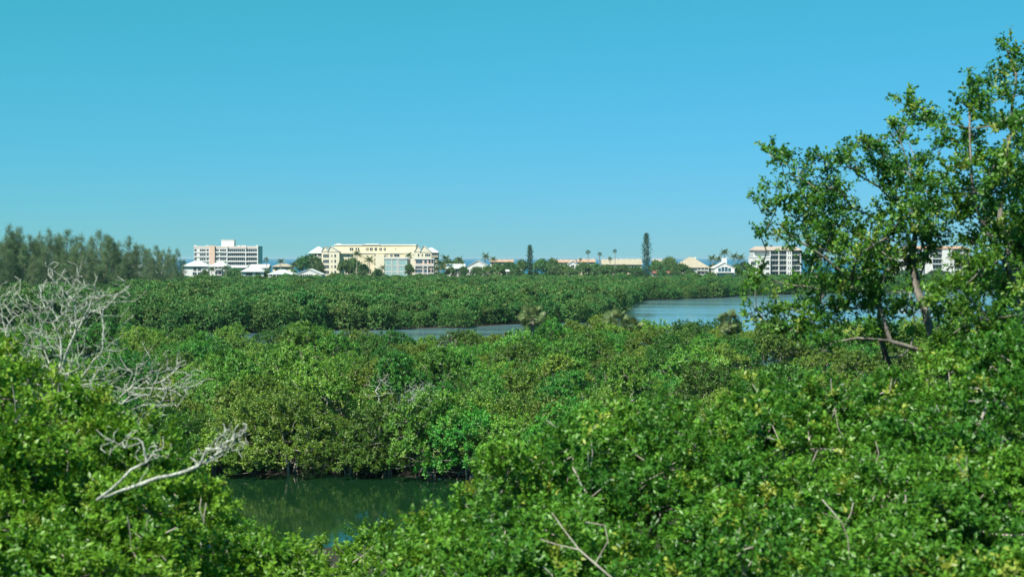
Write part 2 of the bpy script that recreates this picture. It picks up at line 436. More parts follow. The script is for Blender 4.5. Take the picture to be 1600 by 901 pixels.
def smooth_noise(x, y, s, seed):
    r = np.random.default_rng(seed); out = 0
    for k in range(5):
        th = r.uniform(0, 6.28); ph = r.uniform(0, 6.28); q = s * r.uniform(.6, 1.7)
        out = out + np.sin((x * math.cos(th) + y * math.sin(th)) * q + ph)
    return out / 2.6

r = np.random.default_rng(11)
far_var = [small_crown(r, 6.0, r.uniform(2.7, 3.4), 9, 2600, .40, M['far_leaf'], 'far_crown_%d' % k) for k in range(6)]
pts, scl = [], []
yy = 262.0
while yy < 735:
    half = yy * 800 / F * 1.12 + 14
    st = 4.3 + (yy - 262) * .0016
    for x in np.arange(-half, half, st):
        x_ = x + r.uniform(-1.5, 1.5); y_ = yy + r.uniform(-1.5, 1.5)
        if y_ - far_shore(x_) > -1.3:
            edge = float(y_ - far_shore(x_))
            s = 1.0 + .13 * smooth_noise(x_, y_, .10, 3) + r.normal(0, .15)
            if edge < 5: s *= .80
            if y_ > 480: s = .90 + (s - .90) * .8 - .10 * min(1, (y_ - 480) / 150)
            pts.append((x_, y_, .1)); scl.append(float(np.clip(s, .5, 1.42)))
    yy += st * .92
scatter_stuff('mangrove_forest', pts, scl, far_var, 'dense dark green mangrove wood beyond the channel, reaching to the far houses', 'forest')

ORD = ['first', 'second', 'third'] + [w_ + 'th' for w_ in 'four fif six seven eigh nin ten eleven twelf thirteen fourteen fifteen sixteen seventeen eighteen nineteen twentie'.split()] + ['twenty-%s' % w_ for w_ in ('first', 'second', 'third', 'fourth', 'fifth', 'sixth', 'seventh', 'eighth')]
# ------------------------------------------------------------------ the mangrove belt behind the pond: single trees
def mangrove_proto(seed, h, rad, nl, ntip, low, stems=3, L=.145, reach=.72):
    r = np.random.default_rng(seed)
    T, D = [], []
    for k in range(nl):
        a_ = 2 * math.pi * (k * .618 + r.uniform(-.1, .1)); q = rad * reach * math.sqrt((k + .4) / nl)
        lr = rad * r.uniform(.20, .43)
        top = h - lr; bot = h * low + lr * .7
        zz = top - (top - bot) * (q / (rad * reach)) ** 2.2 * r.uniform(.55, 1.0) - r.uniform(0, .4)
        t_, d_ = shell(r, (math.cos(a_) * q, math.sin(a_) * q, zz), lr, max(6, int(ntip * (lr / (rad * .34)) ** 2 / nl)), -.45, .72)
        T.append(t_); D.append(d_)
    T = np.concatenate(T); D = np.concatenate(D)
    st = []
    for k in range(stems):
        a_ = 2 * math.pi * k / stems + r.uniform(-.5, .5); q = rad * r.uniform(.2, .38)
        b = np.array((math.cos(a_) * .25, math.sin(a_) * .25, 0.1 if k else -.3))
        st.append([b if k == 0 else st[0][0] + (b - st[0][0]) * .5, (math.cos(a_) * q * .5, math.sin(a_) * q * .5, h * .25), (math.cos(a_) * q, math.sin(a_) * q, h * .5)])
    pts, par, tip, _ = grow(r, st, T[::2], .25, .5, .16)
    bv, bf_ = tubes(pts, par, .012, .13, 5)
    v, f, ti = leaves(r, T, D, 5, 11, .36, L, L * .52, LEAF4, up=.75, tint=r.random(len(T)) * .96)
    return mesh_np('mangrove_branches', bv, bf_, M['pale_bark'], smooth=True), mesh_np('mangrove_crown', v, f, M['belt_leaf'], ti)

belt = [mangrove_proto(100 + k, h, rd, nl, 460, low) for k, (h, rd, nl, low) in enumerate(
    [(6.2, 3.5, 13, .12), (5.6, 3.1, 11, .15), (6.6, 3.3, 12, .12), (5.9, 3.7, 15, .10), (6.4, 3.0, 10, .15), (5.4, 3.4, 13, .10)])]
front = [mangrove_proto(200 + k, h, rd, nl, 560, low, 4, .135, .85) for k, (h, rd, nl, low) in enumerate(
    [(5.4, 3.1, 24, .02), (4.9, 3.3, 26, .0), (5.7, 3.0, 22, .10), (3.2, 2.6, 18, .0)])]
def prop_root_mesh():
    k = np.linspace(0, 1, 9); out = 1.15 * np.sin(k * 1.45); z = 1.25 * (1 - k) ** .55 * 1.0 - .55 * k
    p = np.stack([.08 + out, .05 * np.sin(k * 4), z], 1)
    v, f = tubes(p, np.arange(9) - 1, .030, .034, 5)
    return mesh_np('prop_root', v, f, M['root_bark'], smooth=True)
ROOT = prop_root_mesh()

def place_tree(name, proto, loc, s, rz, label, cat, group, sz=None, roots=0):
    t = empty(name, loc, label, cat, group, rz); t.scale = (s, s, sz or s)
    obj('trunk', proto[0], t); obj('crown', proto[1], t)
    for k in range(roots):
        o = obj('prop_root', ROOT, t); o.rotation_euler.z = 2 * math.pi * (k + random.uniform(-.3, .3)) / roots
        q = random.uniform(.75, 1.35); o.scale = (q, q, random.uniform(.8, 1.25))
    return t

r = np.random.default_rng(21)
cand = []
PALMS = [((q - CX) / F * d, d) for q, d in ((832, 172),)]
# front row along the pond's far bank
for u in np.linspace(-1, 1, 17):
    th = math.pi / 2 - u * 1.25
    x_ = -15 + 21.0 * math.cos(th); y_ = 85 + 12.5 * math.sin(th)
    cand.append((x_ + r.uniform(-.5, .5), y_ + .6 + r.uniform(-.3, .6), 0))
for u in np.linspace(-1, 1, 15):
    th = math.pi / 2 - u * 1.2
    cand.append((-15 + 24.5 * math.cos(th) + r.uniform(-.6, .6), 85 + 15.6 * math.sin(th) + r.uniform(-.3, .6), 0))
nfront = len(cand)
for x_ in np.arange(-66, 62, 4.6):          # the rearmost row closes the belt
    x2 = x_ + r.uniform(-.7, .7); cand.append((x2, float(near_back(x2)) - 1.2 + r.uniform(-.6, .6), 1))
st = 6.0
yy = 88.0
while yy < 206:
    half = yy * 800 / F + 5
    for x in np.arange(-half, half, st):
        x_, y_ = x + r.uniform(-1.7, 1.7), yy + r.uniform(-1.6, 1.6)
        if y_ > near_back(x_) - 4.5: continue
        if pond_r(x_, y_) < 1.36: continue
        if any(abs(x_ - a_) < 1.8 and b_ - 5 < y_ < b_ + 2 for a_, b_ in PALMS): continue
        if y_ < 100 and x_ < 6: continue     # nearer ground on the left is hidden by the near trees
        if x_ > y_ * .34: continue           # hidden by the tall tree
        cand.append((x_, y_, 1))
    yy += st * (.92 if yy < 130 else 1.05)
n_belt = front_n = 0
BELT_H = [6.2, 5.6, 6.6, 5.9, 6.4, 5.4]
SKX = [0, 460, 520, 600, 780, 830, 900, 970, 1000, 1130, 1600]; SKY = [501, 501, 506, 509, 507, 492, 488, 489, 491, 491, 491]
for x_, y_, kind in cand:
    z = float(ground_z(np.array(x_), np.array(y_))) - .05
    if kind == 0:
        fi = front_n; front_n += 1
        place_tree('mangrove_tree', front[int(r.integers(4))], (x_, y_, max(z, -.1) - .45), r.uniform(.98, 1.2), r.uniform(0, 6.28),
                   ('mangrove on the pond far bank over prop roots, %s from the left' if fi < 17 else 'mangrove just behind the pond bank row, %s from the left') % ORD[fi % 17], 'mangrove', 'mangroves along the pond far bank', roots=6)
    else:
        s = r.uniform(.78, 1.2) * (1 + .08 * float(smooth_noise(x_, y_, .12, 9)))
        if y_ < 112: s *= .92
        d_back = near_back(x_) - y_; px = CX + x_ / y_ * F
        side = 'left of the pond' if px < 340 else 'straight behind the pond' if px < 760 else 'right of the pond' if px < 1150 else 'behind the tall tree'
        row = 'rearmost' if d_back < 9 else 'foremost' if y_ < 112 else 'middle'
        lab = {'rearmost': 'mangrove in the rearmost rows of the belt %s', 'foremost': 'mangrove in the foremost rows of the belt %s', 'middle': 'mangrove in the middle of the green belt %s'}[row] % side
        grp = '%s mangroves of the belt, %s' % (row, side)
        k = int(r.integers(len(belt))); sz = s * r.uniform(.74, 1.2)
        cap = (CZ - (np.interp(px, SKX, SKY) - HY) / F * y_ - z) / BELT_H[k]      # the belt's own skyline
        if d_back < 11: sz = cap * r.uniform(.84, 1.03)
        sz = min(sz, cap * 1.03)
        place_tree('mangrove_tree', belt[k], (x_, y_, z), s, r.uniform(0, 6.28), lab, 'mangrove', grp, sz=float(sz))
        n_belt += 1
print('belt trees', nfront, n_belt, 'far', len(pts))

# ------------------------------------------------------------------ dead grey shrub inside the belt
def dead_mesh(seed, stems, T, rtip, rbase, mat, bf=.2, step=.2, wobble=.2, sides=5):
    r = np.random.default_rng(seed)
    p, pa, _, _ = grow(r, stems, T, bf, step, wobble)
    v, f = tubes(p, pa, rtip, rbase, sides)
    return mesh_np('bare_branches', v, f, mat, smooth=True)

def dead_shrub(seed, px, py, D, rpx, n, label, zb=.2):
    r = np.random.default_rng(seed); c = P(px, py, D); base = np.array((c[0], c[1], zb)); R_ = rpx / F * D
    T, d = shell(r, c - base, R_, n, -.6, 1.1, .35)
    t = empty('dead_mangrove', base, label, 'dead tree')
    st = [[(0, 0, 0), (.1, 0, (c[2] - zb) * .5), (c - base) - np.array((0, 0, R_ * .5))]]
    st[0][0] = (0, 0, (c[2] - zb) * .15)
    obj('trunk', dead_mesh(seed, st, T, .010, .05, M['dead_bark'], .10, .35, .3, 4), t)
dead_shrub(31, 655, 628, 99.5, 34, 650, 'bare pale grey dead mangrove in a ball of fine twigs above the pond')
dead_shrub(32, 592, 606, 103, 26, 60, 'leafless pale branches sticking out of the belt, left of the grey dead ball')
dead_shrub(33, 700, 540, 158, 22, 70, 'small bare grey tree top among the rear mangroves')

# ------------------------------------------------------------------ palms
def feather_frond(L=3.2, n=22, mat=None, seed=0, arch=1.0):
    r = np.random.default_rng(seed)
    t = np.linspace(0, 1, 12); x = L * t * (1 - .12 * t * t); z = L * (.28 * t - .62 * arch * t * t)
    C = np.stack([x, 0 * t, z], 1)
    V, Fc = [], []
    for s in (-1, 1):
        for k in range(n):
            u = .12 + .88 * k / (n - 1); p = np.array([np.interp(u, t, C[:, j]) for j in range(3)])
            ll = L * .30 * math.sin(math.pi * min(1, .18 + u * .8)) ** .7 * r.uniform(.85, 1.1)
            d = unit(np.array((.55, s * 1.0, -.45 - .3 * r.random()))); wv = np.array((.05 * L / 3, 0, .01))
            b = len(V); V += [p - wv, p + wv, p + d * ll * .6 + wv * .8, p + d * ll + np.array((0, 0, -.12 * ll)), p + d * ll * .6 - wv * .8]
            Fc += [(b, b + 1, b + 2, b + 4), (b + 4, b + 2, b + 3)]
    b = len(V)
    for c in C: V += [c + np.array((0, -.03, 0)), c + np.array((0, .03, 0)), c + np.array((0, 0, -.05))]
    for k in range(len(C) - 1):
        for j in range(3):
            a0 = b + k * 3 + j; a1 = b + k * 3 + (j + 1) % 3; Fc.append((a0, a1, a1 + 3, a0 + 3))
    return mesh_py('feather_frond', V, Fc, mat)
def fan_frond(L=1.0, R_=.9, n=15, mat=None, seed=0):
    r = np.random.default_rng(seed); V, Fc = [], []
    pt = np.array((L, 0, .0))
    for k in range(n):
        a_ = math.radians(-115 + 230 * k / (n - 1)); ll = R_ * (1 - .25 * abs(a_) / 2) * r.uniform(.9, 1.1)
        d = np.array((math.cos(a_), math.sin(a_), 0)); q = np.array((-math.sin(a_), math.cos(a_), 0)) * R_ * .05
        mid = pt + d * ll * .55 + np.array((0, 0, -.04 * R_)); tip = pt + d * ll + np.array((0, 0, -.12 * R_ - .10 * r.random()))
        b = len(V); V += [pt + np.array((0, 0, .02)), mid - q, mid + q + np.array((0, 0, .03)), tip]; Fc += [(b, b + 1, b + 2), (b + 1, b + 3, b + 2)]
    b = len(V); V += [(0, -.03, 0), (0, .03, 0), (L, .02, 0), (L, -.02, 0), (0, 0, -.05), (L, 0, -.04)]
    Fc += [(b, b + 1, b + 2, b + 3), (b, b + 3, b + 5, b + 4), (b + 1, b + 4, b + 5, b + 2)]
    return mesh_py('fan_frond', V, Fc, mat)
FEATHER = [feather_frond(3.0, 20, M['palm_leaf'], k, a_) for k, a_ in enumerate((.75, 1.0, 1.25))]
FAN = [fan_frond(.8, .85, 13, M['palm_leaf'], k) for k in range(2)]
SABAL = [fan_frond(.85, .78, 19, M['sabal_leaf'], 9 + k) for k in range(3)]
for me in FEATHER + FAN + SABAL:
    at = me.attributes.new('tint', 'FLOAT', 'POINT'); at.data.foreach_set('value', [random.random() * .9] * len(me.vertices))

def palm(px, py_top, D, zg, kind, label, group, size=1.0, lean=0.0, nf=None, skirt=False):
    """py_top: row of the crown's centre"""
    c = P(px, py_top, D); h = c[2] - zg
    t = empty('palm_tree', (c[0] - lean, D, zg), label, 'palm', group)
    k = np.linspace(0, 1, 9)
    pth = np.stack([lean * k ** 1.6, .05 * h * .3 * np.sin(k * 3), h * k], 1)
    v, f = tubes(pth, np.arange(9) - 1, (.15 if kind != 'fan' else .17) * size, .24 * size, 8)
    obj('trunk', mesh_np('palm_trunk', v, f, M['palm_bark'], smooth=True), t)
    src = {'feather': FEATHER, 'fan': FAN, 'sabal': SABAL}[kind]
    nf = nf or {'feather': 15, 'fan': 20, 'sabal': 34}[kind]
    for i in range(nf):
        o = obj('frond', src[i % len(src)], t); u = (i + .5) / nf
        el = {'feather': 75 - 100 * u, 'fan': 80 - 115 * u, 'sabal': 82 - 130 * u}[kind]
        o.location = pth[-1]; o.rotation_euler = (random.uniform(-.3, .3) if kind == 'feather' else random.uniform(-1.1, 1.1), -math.radians(el + random.uniform(-8, 8)), i * 2.39996 + random.uniform(-.2, .2))
        q = size * random.uniform(.85, 1.12); o.scale = (q, q, q)
    if skirt:       # dead leaf bases under the crown
        v, f = tubes(np.array([(0, 0, h - 1.5), (0, 0, h - 1.0), (0, 0, h - .3)]) + pth[-1] * (1, 1, 0), np.array([-1, 0, 1]), .30, .42, 9)
        obj('leaf_boots', mesh_np('leaf_boots', v, f, M['palm_bark'], smooth=True), t)
    return t
palm(832, 497, 172, .3, 'sabal', 'cabbage palm with thick pale boot stem rising from the mangrove belt near the channel', 'cabbage palms in the belt', 1.25, skirt=True)
palm(963, 504, 186, .3, 'sabal', 'wide cabbage palm with brownish fans beside the lagoon inlet', 'cabbage palms in the belt', 1.35)
palm(985, 513, 182, .3, 'sabal', 'small cabbage palm just right of the brownish one by the inlet', 'cabbage palms in the belt', 1.25)
palm(1140, 505, 188, .3, 'sabal', 'cabbage palm at the belt edge before the open lagoon, near the tall tree', 'cabbage palms in the belt', 1.25)

# ------------------------------------------------------------------ tall Australian pines on the left
def pine_proto(seed, h, wid):
    r = np.random.default_rng(seed); T = []
    heads = [(0, 0, h, wid)] + [(r.normal(0, wid * .55), r.normal(0, wid * .55), h * r.uniform(.68, .93), wid * .6) for _ in range(4)]
    for hx_, hy_, hh, wd in heads:
        for k in range(130 if wd == wid else 70):
            u = r.random() ** .8; z = hh * (.10 + .90 * u); q = wd * (1 - u) ** .7 * (.3 + .7 * math.sin(min(1, u * 3) * 1.57)) + .15
            a_ = r.uniform(0, 6.28); s = q * math.sqrt(r.random()); T.append((hx_ * min(1, u * 1.5) + math.cos(a_) * s, hy_ * min(1, u * 1.5) + math.sin(a_) * s, z))
    T = np.array(T)
    st = [[(0, 0, -.2), (r.normal(0, .3), r.normal(0, .3), h * .4), (r.normal(0, .4), r.normal(0, .4), h * .75), (0, 0, h)]]
    p, pa, _, _ = grow(r, st, T[::2], .12, 1.0, .12)
    v, f = tubes(p, pa, .018, .24, 5)
    out = unit(T * (1, 1, 0) + np.array((0, 0, .8)))
    lv, lf, ti = leaves(r, T, out, 5, 8, 1.25, .75, .05, LEAF4, up=.3, droop=.2, spread=.6, rise=.9)
    return mesh_np('pine_branches', v, f, M['bark'], smooth=True), mesh_np('pine_crown', lv, lf, M['pine_leaf'], ti)
pines = [pine_proto(300 + k, 20, wd) for k, wd in enumerate((4.6, 3.8, 5.2, 4.2))]
r = np.random.default_rng(33)
pine_list = [(-12, 360, 425), (14, 357, 425), (29, 360, 432), (46, 372, 440), (62, 368, 450), (77, 363, 440), (92, 370, 455), (106, 364, 445),
             (127, 370, 455), (141, 378, 462), (154, 365, 450), (173, 375, 470), (186, 381, 480), (201, 374, 475), (222, 386, 530), (244, 387, 545),
             (264, 390, 560), (277, 392, 570), (5, 385, 400), (36, 392, 405), (70, 390, 410), (100, 393, 412), (133, 397, 420), (165, 396, 425), (195, 402, 440), (-5, 400, 385), (52, 402, 390), (20, 368, 436), (85, 372, 450), (118, 374, 460), (54, 377, 436), (166, 371, 462), (212, 384, 500), (233, 392, 520), (255, 394, 540)]
for i, (px, py, D) in enumerate(pine_list):
    c = P(px, py, D); h = c[2] - .3
    kind = 'end' if px > 210 else 'low' if py > 383 else 'tall'
    same = sorted(q[0] for q in pine_list if ('end' if q[0] > 210 else 'low' if q[1] > 383 else 'tall') == kind)
    nth = ORD[same.index(px)]
    lab = {'end': 'thin wispy pine at the grove right end, %s there from the left', 'low': 'lower wispy pine in front of the grove, %s from the left', 'tall': 'tall feathery grove pine against the sky, %s from the left'}[kind] % nth
    grp = {'end': 'sparse pines at the grove end', 'low': 'lower pines in front of the grove', 'tall': 'tall pines of the grove'}[kind]
    t = empty('pine_tree', (c[0], D, .3), lab, 'pine', grp, r.uniform(0, 6.28))
    s = h / 20; t.scale = (s * r.uniform(.8, 1.15), s * r.uniform(.8, 1.15), s)
    pr = pines[i % 4]; obj('trunk', pr[0], t); obj('crown', pr[1], t)

# ------------------------------------------------------------------ buildings on the far island
ZG = 1.25
BUILT = []
class Bld:
    """a building whose front lies at distance D; rectangles are given as photo columns and rows on that front"""
    def __init__(s, name, label, cat, pxc, D, group=None):
        s.D = D; s.x0 = (pxc - CX) / F * D
        s.root = empty(name, (s.x0, D, ZG), label, cat, group)
    def x(s, px): return (px - CX) / F * s.D - s.x0
    def z(s, py): return CZ - (py - HY) / F * s.D - ZG
    def box(s, name, px0, px1, py0, py1, y0, y1, mat, parent=None):
        """py0 upper row, py1 lower row (None: down to the ground); y0..y1 metres behind the front"""
        zb = -.3 if py1 is None else s.z(py1)
        if py1 is None: BUILT.append((s.x(px0) + s.x0, s.x(px1) + s.x0, s.D + y0, s.D + y1))
        return box(name, s.root, s.x(px0), s.x(px1), y0, y1, zb, s.z(py0), M[mat])
    def window(s, px0, px1, py0, py1, y, glass='dark_glass', frame='white_wall', n=1, rows=1, t=.05):
        """frame ring with bars standing proud of the wall at depth y, glass set back inside it"""
        x0, x1, z1, z0 = s.x(px0), s.x(px1), s.z(py0), s.z(py1)
        V, Fc = [], []
        def bx(a0, a1, c0, c1, d):
            b = len(V); V.extend([(x_, y_, z_) for x_ in (a0, a1) for y_ in (y - d, y + .02) for z_ in (c0, c1)])
            Fc.extend([tuple(b + q for q in f) for f in ((0, 1, 3, 2), (4, 6, 7, 5), (0, 4, 5, 1), (2, 3, 7, 6), (0, 2, 6, 4), (1, 5, 7, 3))])
        bx(x0, x1, z0, z0 + t, .14); bx(x0, x1, z1 - t, z1, .14); bx(x0, x0 + t, z0 + t, z1 - t, .138); bx(x1 - t, x1, z0 + t, z1 - t, .138)
        for k in range(1, n):
            xm = x0 + (x1 - x0) * k / n; bx(xm - t / 2, xm + t / 2, z0 + t, z1 - t, .12)
        for k in range(1, rows):
            zm = z0 + (z1 - z0) * k / rows; bx(x0 + t, x1 - t, zm - t / 2, zm + t / 2, .11)
        o = obj('window', mesh_py('window', V, Fc, M[frame]), s.root)
        box('pane', o, x0 + t * .5, x1 - t * .5, y - .05, y + .01, z0 + t * .5, z1 - t * .5, M[glass])
        return o
    def hip(s, px0, px1, py_e, py_r, y0, y1, mat, ridge=.35, thick=.25, name='roof'):
        x0, x1, ze, zr = s.x(px0), s.x(px1), s.z(py_e), s.z(py_r); w_ = x1 - x0; ym = (y0 + y1) / 2
        rx0, rx1 = x0 + w_ * (.5 - ridge / 2), x1 - w_ * (.5 - ridge / 2)
        V = [(x0, y0, ze), (x1, y0, ze), (x1, y1, ze), (x0, y1, ze), (rx0, ym, zr), (rx1, ym, zr)]
        V += [(a_, b_, c_ - thick) for a_, b_, c_ in V[:4]]
        Fc = [(0, 1, 5, 4), (1, 2, 5), (2, 3, 4, 5), (3, 0, 4), (6, 7, 1, 0), (7, 8, 2, 1), (8, 9, 3, 2), (9, 6, 0, 3), (9, 8, 7, 6)]
        return obj(name, mesh_py(name, V, Fc, M[mat]), s.root)
    def gable(s, px0, px1, py_e, py_r, y0, y1, mat, wall=None, thick=.25, name='roof', pk=.5):
        """ridge runs away from the viewer; the gable end faces the viewer"""
        x0, x1, ze, zr = s.x(px0), s.x(px1), s.z(py_e), s.z(py_r); xm = x0 + (x1 - x0) * pk; o_ = .35
        V = []
        for y_ in (y0 - o_, y1):
            V += [(x0, y_, ze), (xm, y_, zr), (x1, y_, ze), (x0, y_, ze - thick), (xm, y_, zr - thick), (x1, y_, ze - thick)]
        Fc = [(0, 1, 7, 6), (1, 2, 8, 7), (3, 9, 10, 4), (4, 10, 11, 5), (0, 3, 4, 1), (1, 4, 5, 2), (6, 7, 10, 9), (7, 8, 11, 10), (0, 6, 9, 3), (2, 5, 11, 8)]
        ro = obj(name, mesh_py(name, V, Fc, M[mat]), s.root)
        if wall:
            k = .02; V = [(x0 + .3, y0, ze - thick - .02), (x1 - .3, y0, ze - thick - .02), (xm, y0, zr - thick - .03)]
            V += [(a_, y0 + .3, c_) for a_, b_, c_ in V]
            obj('gable_wall', mesh_py('gable_wall', V, [(0, 1, 2), (5, 4, 3), (0, 3, 4, 1), (1, 4, 5, 2), (2, 5, 3, 0)], M[wall]), s.root)
        return ro
    def porch(s, px0, px1, floors, y0, y1, mat='white_wall', posts=4):
        """floors: list of (top row of opening, bottom row); dark recess with posts, slab, rail"""
        for (pa, pb) in floors:
            s.box('porch_glass', px0 + .1, px1 - .1, pa, pb, y1 - .12, y1 - .02, 'dark_glass')
            s.box('porch_floor', px0, px1, pb, pb + .9, y0, y1 - .03, mat)
            s.box('railing', px0, px1, pb - (pb - pa) * .26, pb - (pb - pa) * .12, y0 + .05, y0 + .12, mat)
            for k in range(posts):
                xx = px0 + (px1 - px0) * k / (posts - 1); hw = .22
                xx = min(max(xx, px0 + hw), px1 - hw)
                s.box('post', xx - hw, xx + hw, pa, pb, y0 + .13, y0 + .33, mat)

# --- white and peach apartment block on the left
def zx(X): return 270 + X / 6.957
def zy(Yv): return 350 + Yv / 6.957
b = Bld('apartment_block', 'white and peach five storey apartment block with rows of dark windows and lift tower', 'building', 353, 905)
b.box('wall', zx(230), zx(930), zy(256), None, .0, 15, 'white_wall')
b.box('parapet', zx(228), zx(932), zy(240), zy(249), -.12, 15.1, 'white_wall')
b.box('parapet_band', zx(229), zx(931), zy(249.1), zy(258), -.10, 15.05, 'peach_wall')
b.box('stair_tower', zx(404), zx(460), zy(234), None, -1.2, 6, 'peach_wall')
b.box('lift_tower', zx(517), zx(655), zy(172), zy(241), 3, 9, 'white_wall')
b.box('lift_tower_cap', zx(513), zx(659), zy(168), zy(173), 2.8, 9.2, 'white_wall')
for xa, xb in ((228, 262), (362, 392), (460, 468), (778, 796), (902, 926)):
    b.box('pier_cap', zx(xa), zx(xb), zy(229), zy(241.5), -.2, .6, 'white_wall')
for xa, xb in ((690, 720), (728, 776)):
    b.box('rooftop_unit', zx(xa), zx(xb), zy(230), zy(241), 4, 6, 'concrete')
for k, yc in enumerate((284, 332, 381, 430, 479)):
    b.box('floor_band', zx(594), zx(924), zy(yc + 17), zy(yc + 31), -.75, -.01, 'white_wall')
    b.box('floor_band', zx(462), zx(590), zy(yc + 15), zy(yc + 28), -.5, -.01, 'white_wall')
    b.box('floor_band', zx(231), zx(402), zy(yc + 15), zy(yc + 28), -.3, -.01, 'white_wall')
    for xa, xb, n, g in ((233, 260, 1, 'grey_glass'), (292, 358, 3, 'grey_glass'), (366, 392, 1, 'grey_glass'), (466, 500, 2, 'dark_glass'), (511, 582, 3, 'grey_glass')):
        wd = (xb - xa) / n
        for j in range(n): b.window(zx(xa + j * wd + 1), zx(xa + (j + 1) * wd - 1), zy(yc - 14), zy(yc + 13), 0, g)
    for xa, xb, n in ((600, 788, 9), (800, 916, 5)):
        wd = (xb - xa) / n
        for j in range(n): b.window(zx(xa + j * wd + .8), zx(xa + (j + 1) * wd - .8), zy(yc - 17), zy(yc + 16), 0, 'dark_glass')
for xa, xb in ((590, 597), (789, 799), (918, 929)):
    b.box('pier', zx(xa), zx(xb), zy(240.5), None, -.9, -.13, 'white_wall')

# --- yellow apartment complex
def zx(X): return 460 + X / 6.154
def zy(Yv): return 350 + Yv / 6.154
b = Bld('apartment_complex', 'long pale yellow apartment complex with white gabled roofs and rows of windows', 'building', 583, 790)
b.box('wall', zx(372), zx(1160), zy(204), None, 6, 22, 'cream_wall')
b.box('parapet', zx(368), zx(1164), zy(194), zy(205), 5.6, 22.2, 'white_wall')
b.box('roof_tower', zx(385), zx(432), zy(186), zy(195), 9, 14, 'white_wall')
b.hip(zx(640), zx(820), zy(196), zy(187), 5.4, 14, 'white_roof', .55, .2)
b.box('wall', zx(560), zx(1060), zy(285), None, 2.5, 5.99, 'cream_wall')
b.box('terrace_parapet', zx(430), zx(1062), zy(266), zy(284), 2.2, 5.98, 'pale_yellow_wall')
b.box('wall', zx(432), zx(560), zy(284.5), None, 3.5, 5.97, 'pale_yellow_wall')
b.box('projecting_bay', zx(778), zx(862), zy(296), None, .6, 2.49, 'pale_yellow_wall')
# left wing
b.box('wall', zx(262), zx(432), zy(268), None, 0, 12, 'pale_yellow_wall')
b.box('wall', zx(165), zx(261.5), zy(278), None, 3, 14, 'cream_wall')
b.gable(zx(256), zx(326), zy(262), zy(211), -.2, 14, 'white_roof', 'pale_yellow_wall')
b.gable(zx(318), zx(436), zy(262), zy(210), -.21, 12, 'white_roof', 'pale_yellow_wall', pk=.26)
b.hip(zx(128), zx(300), zy(276), zy(216), 2, 16, 'white_roof', .12)
for yc in (304, 356, 408, 461):
    for j in range(3): b.window(zx(276 + j * 19), zx(294 + j * 19), zy(yc - 15), zy(yc + 16), 0, 'grey_glass')
    b.window(zx(354), zx(366), zy(yc - 9), zy(yc + 8), 0, 'dark_glass', t=.06)
    b.window(zx(384), zx(400), zy(yc - 14), zy(yc + 14), 0, 'dark_glass')
    b.box('balcony_glass', zx(190), zx(256), zy(yc - 16), zy(yc + 14), 2.85, 2.98, 'dark_glass')
    b.box('balcony_floor', zx(182), zx(258), zy(yc + 15), zy(yc + 21), .8, 2.99, 'cream_wall')
    b.box('balcony_rail', zx(184), zx(256), zy(yc + 3), zy(yc + 8), .82, .9, 'white_wall')
    b.box('balcony_post', zx(216), zx(221), zy(yc - 17), zy(yc + 15), .92, 1.2, 'cream_wall')
# upper row
for xa, xb in ((518, 536), (538, 556), (575, 590), (597, 612), (675, 684), (690, 703), (714, 729), (731, 744), (760, 786), (806, 818), (820, 832), (848, 858), (860, 870)):
    b.window(zx(xa), zx(xb), zy(226), zy(256), 6, 'dark_glass' if xa not in (518, 538, 760) else 'grey_glass')
b.window(zx(960), zx(971), zy(231), zy(243), 6, 'dark_glass', t=.06)
for xa, xb, y0 in ((505, 514, 3.5), (552, 568, 3.5), (765, 776, 2.5), (866, 872, 2.5), (882, 888, 2.5), (918, 928, 2.5), (930, 940, 2.5), (955, 980, 2.5), (982, 1006, 2.5)):
    b.window(zx(xa), zx(xb), zy(288), zy(312), y0, 'dark_glass')
for yc in (340, 385, 430):
    for xa, xb, y0 in ((505, 518, 3.5), (540, 556, 3.5), (765, 776, 2.5)): b.window(zx(xa), zx(xb), zy(yc - 12), zy(yc + 12), y0, 'grey_glass')
# right wing
b.box('wall', zx(1062), zx(1318), zy(268), None, 0, 12, 'pale_yellow_wall')
b.box('wall', zx(1319), zx(1380), zy(272), None, 2.2, 12, 'cream_wall')
b.gable(zx(1150), zx(1222), zy(262), zy(207), -.2, 12, 'white_roof', 'pale_yellow_wall')
b.gable(zx(1205), zx(1320), zy(266), zy(205), -.21, 13, 'white_roof', 'pale_yellow_wall', pk=.33)
b.hip(zx(1230), zx(1388), zy(272), zy(226), -.1, 14, 'white_roof', .15)
for yc in (297, 345, 393, 441):
    for xa, xb in ((1186, 1200), (1223, 1234), (1256, 1272), (1274, 1290), (1292, 1307)): b.window(zx(xa), zx(xb), zy(yc - 13), zy(yc + 12), 0, 'dark_glass' if xa < 1250 else 'grey_glass')
    b.box('balcony_glass', zx(1325), zx(1376), zy(yc - 17), zy(yc + 12), 2.05, 2.18, 'dark_glass')
    b.box('balcony_floor', zx(1320), zx(1382), zy(yc + 13), zy(yc + 20), .1, 2.19, 'cream_wall')
    b.box('balcony_rail', zx(1321), zx(1381), zy(yc + 1), zy(yc + 6), .12, .2, 'white_wall')
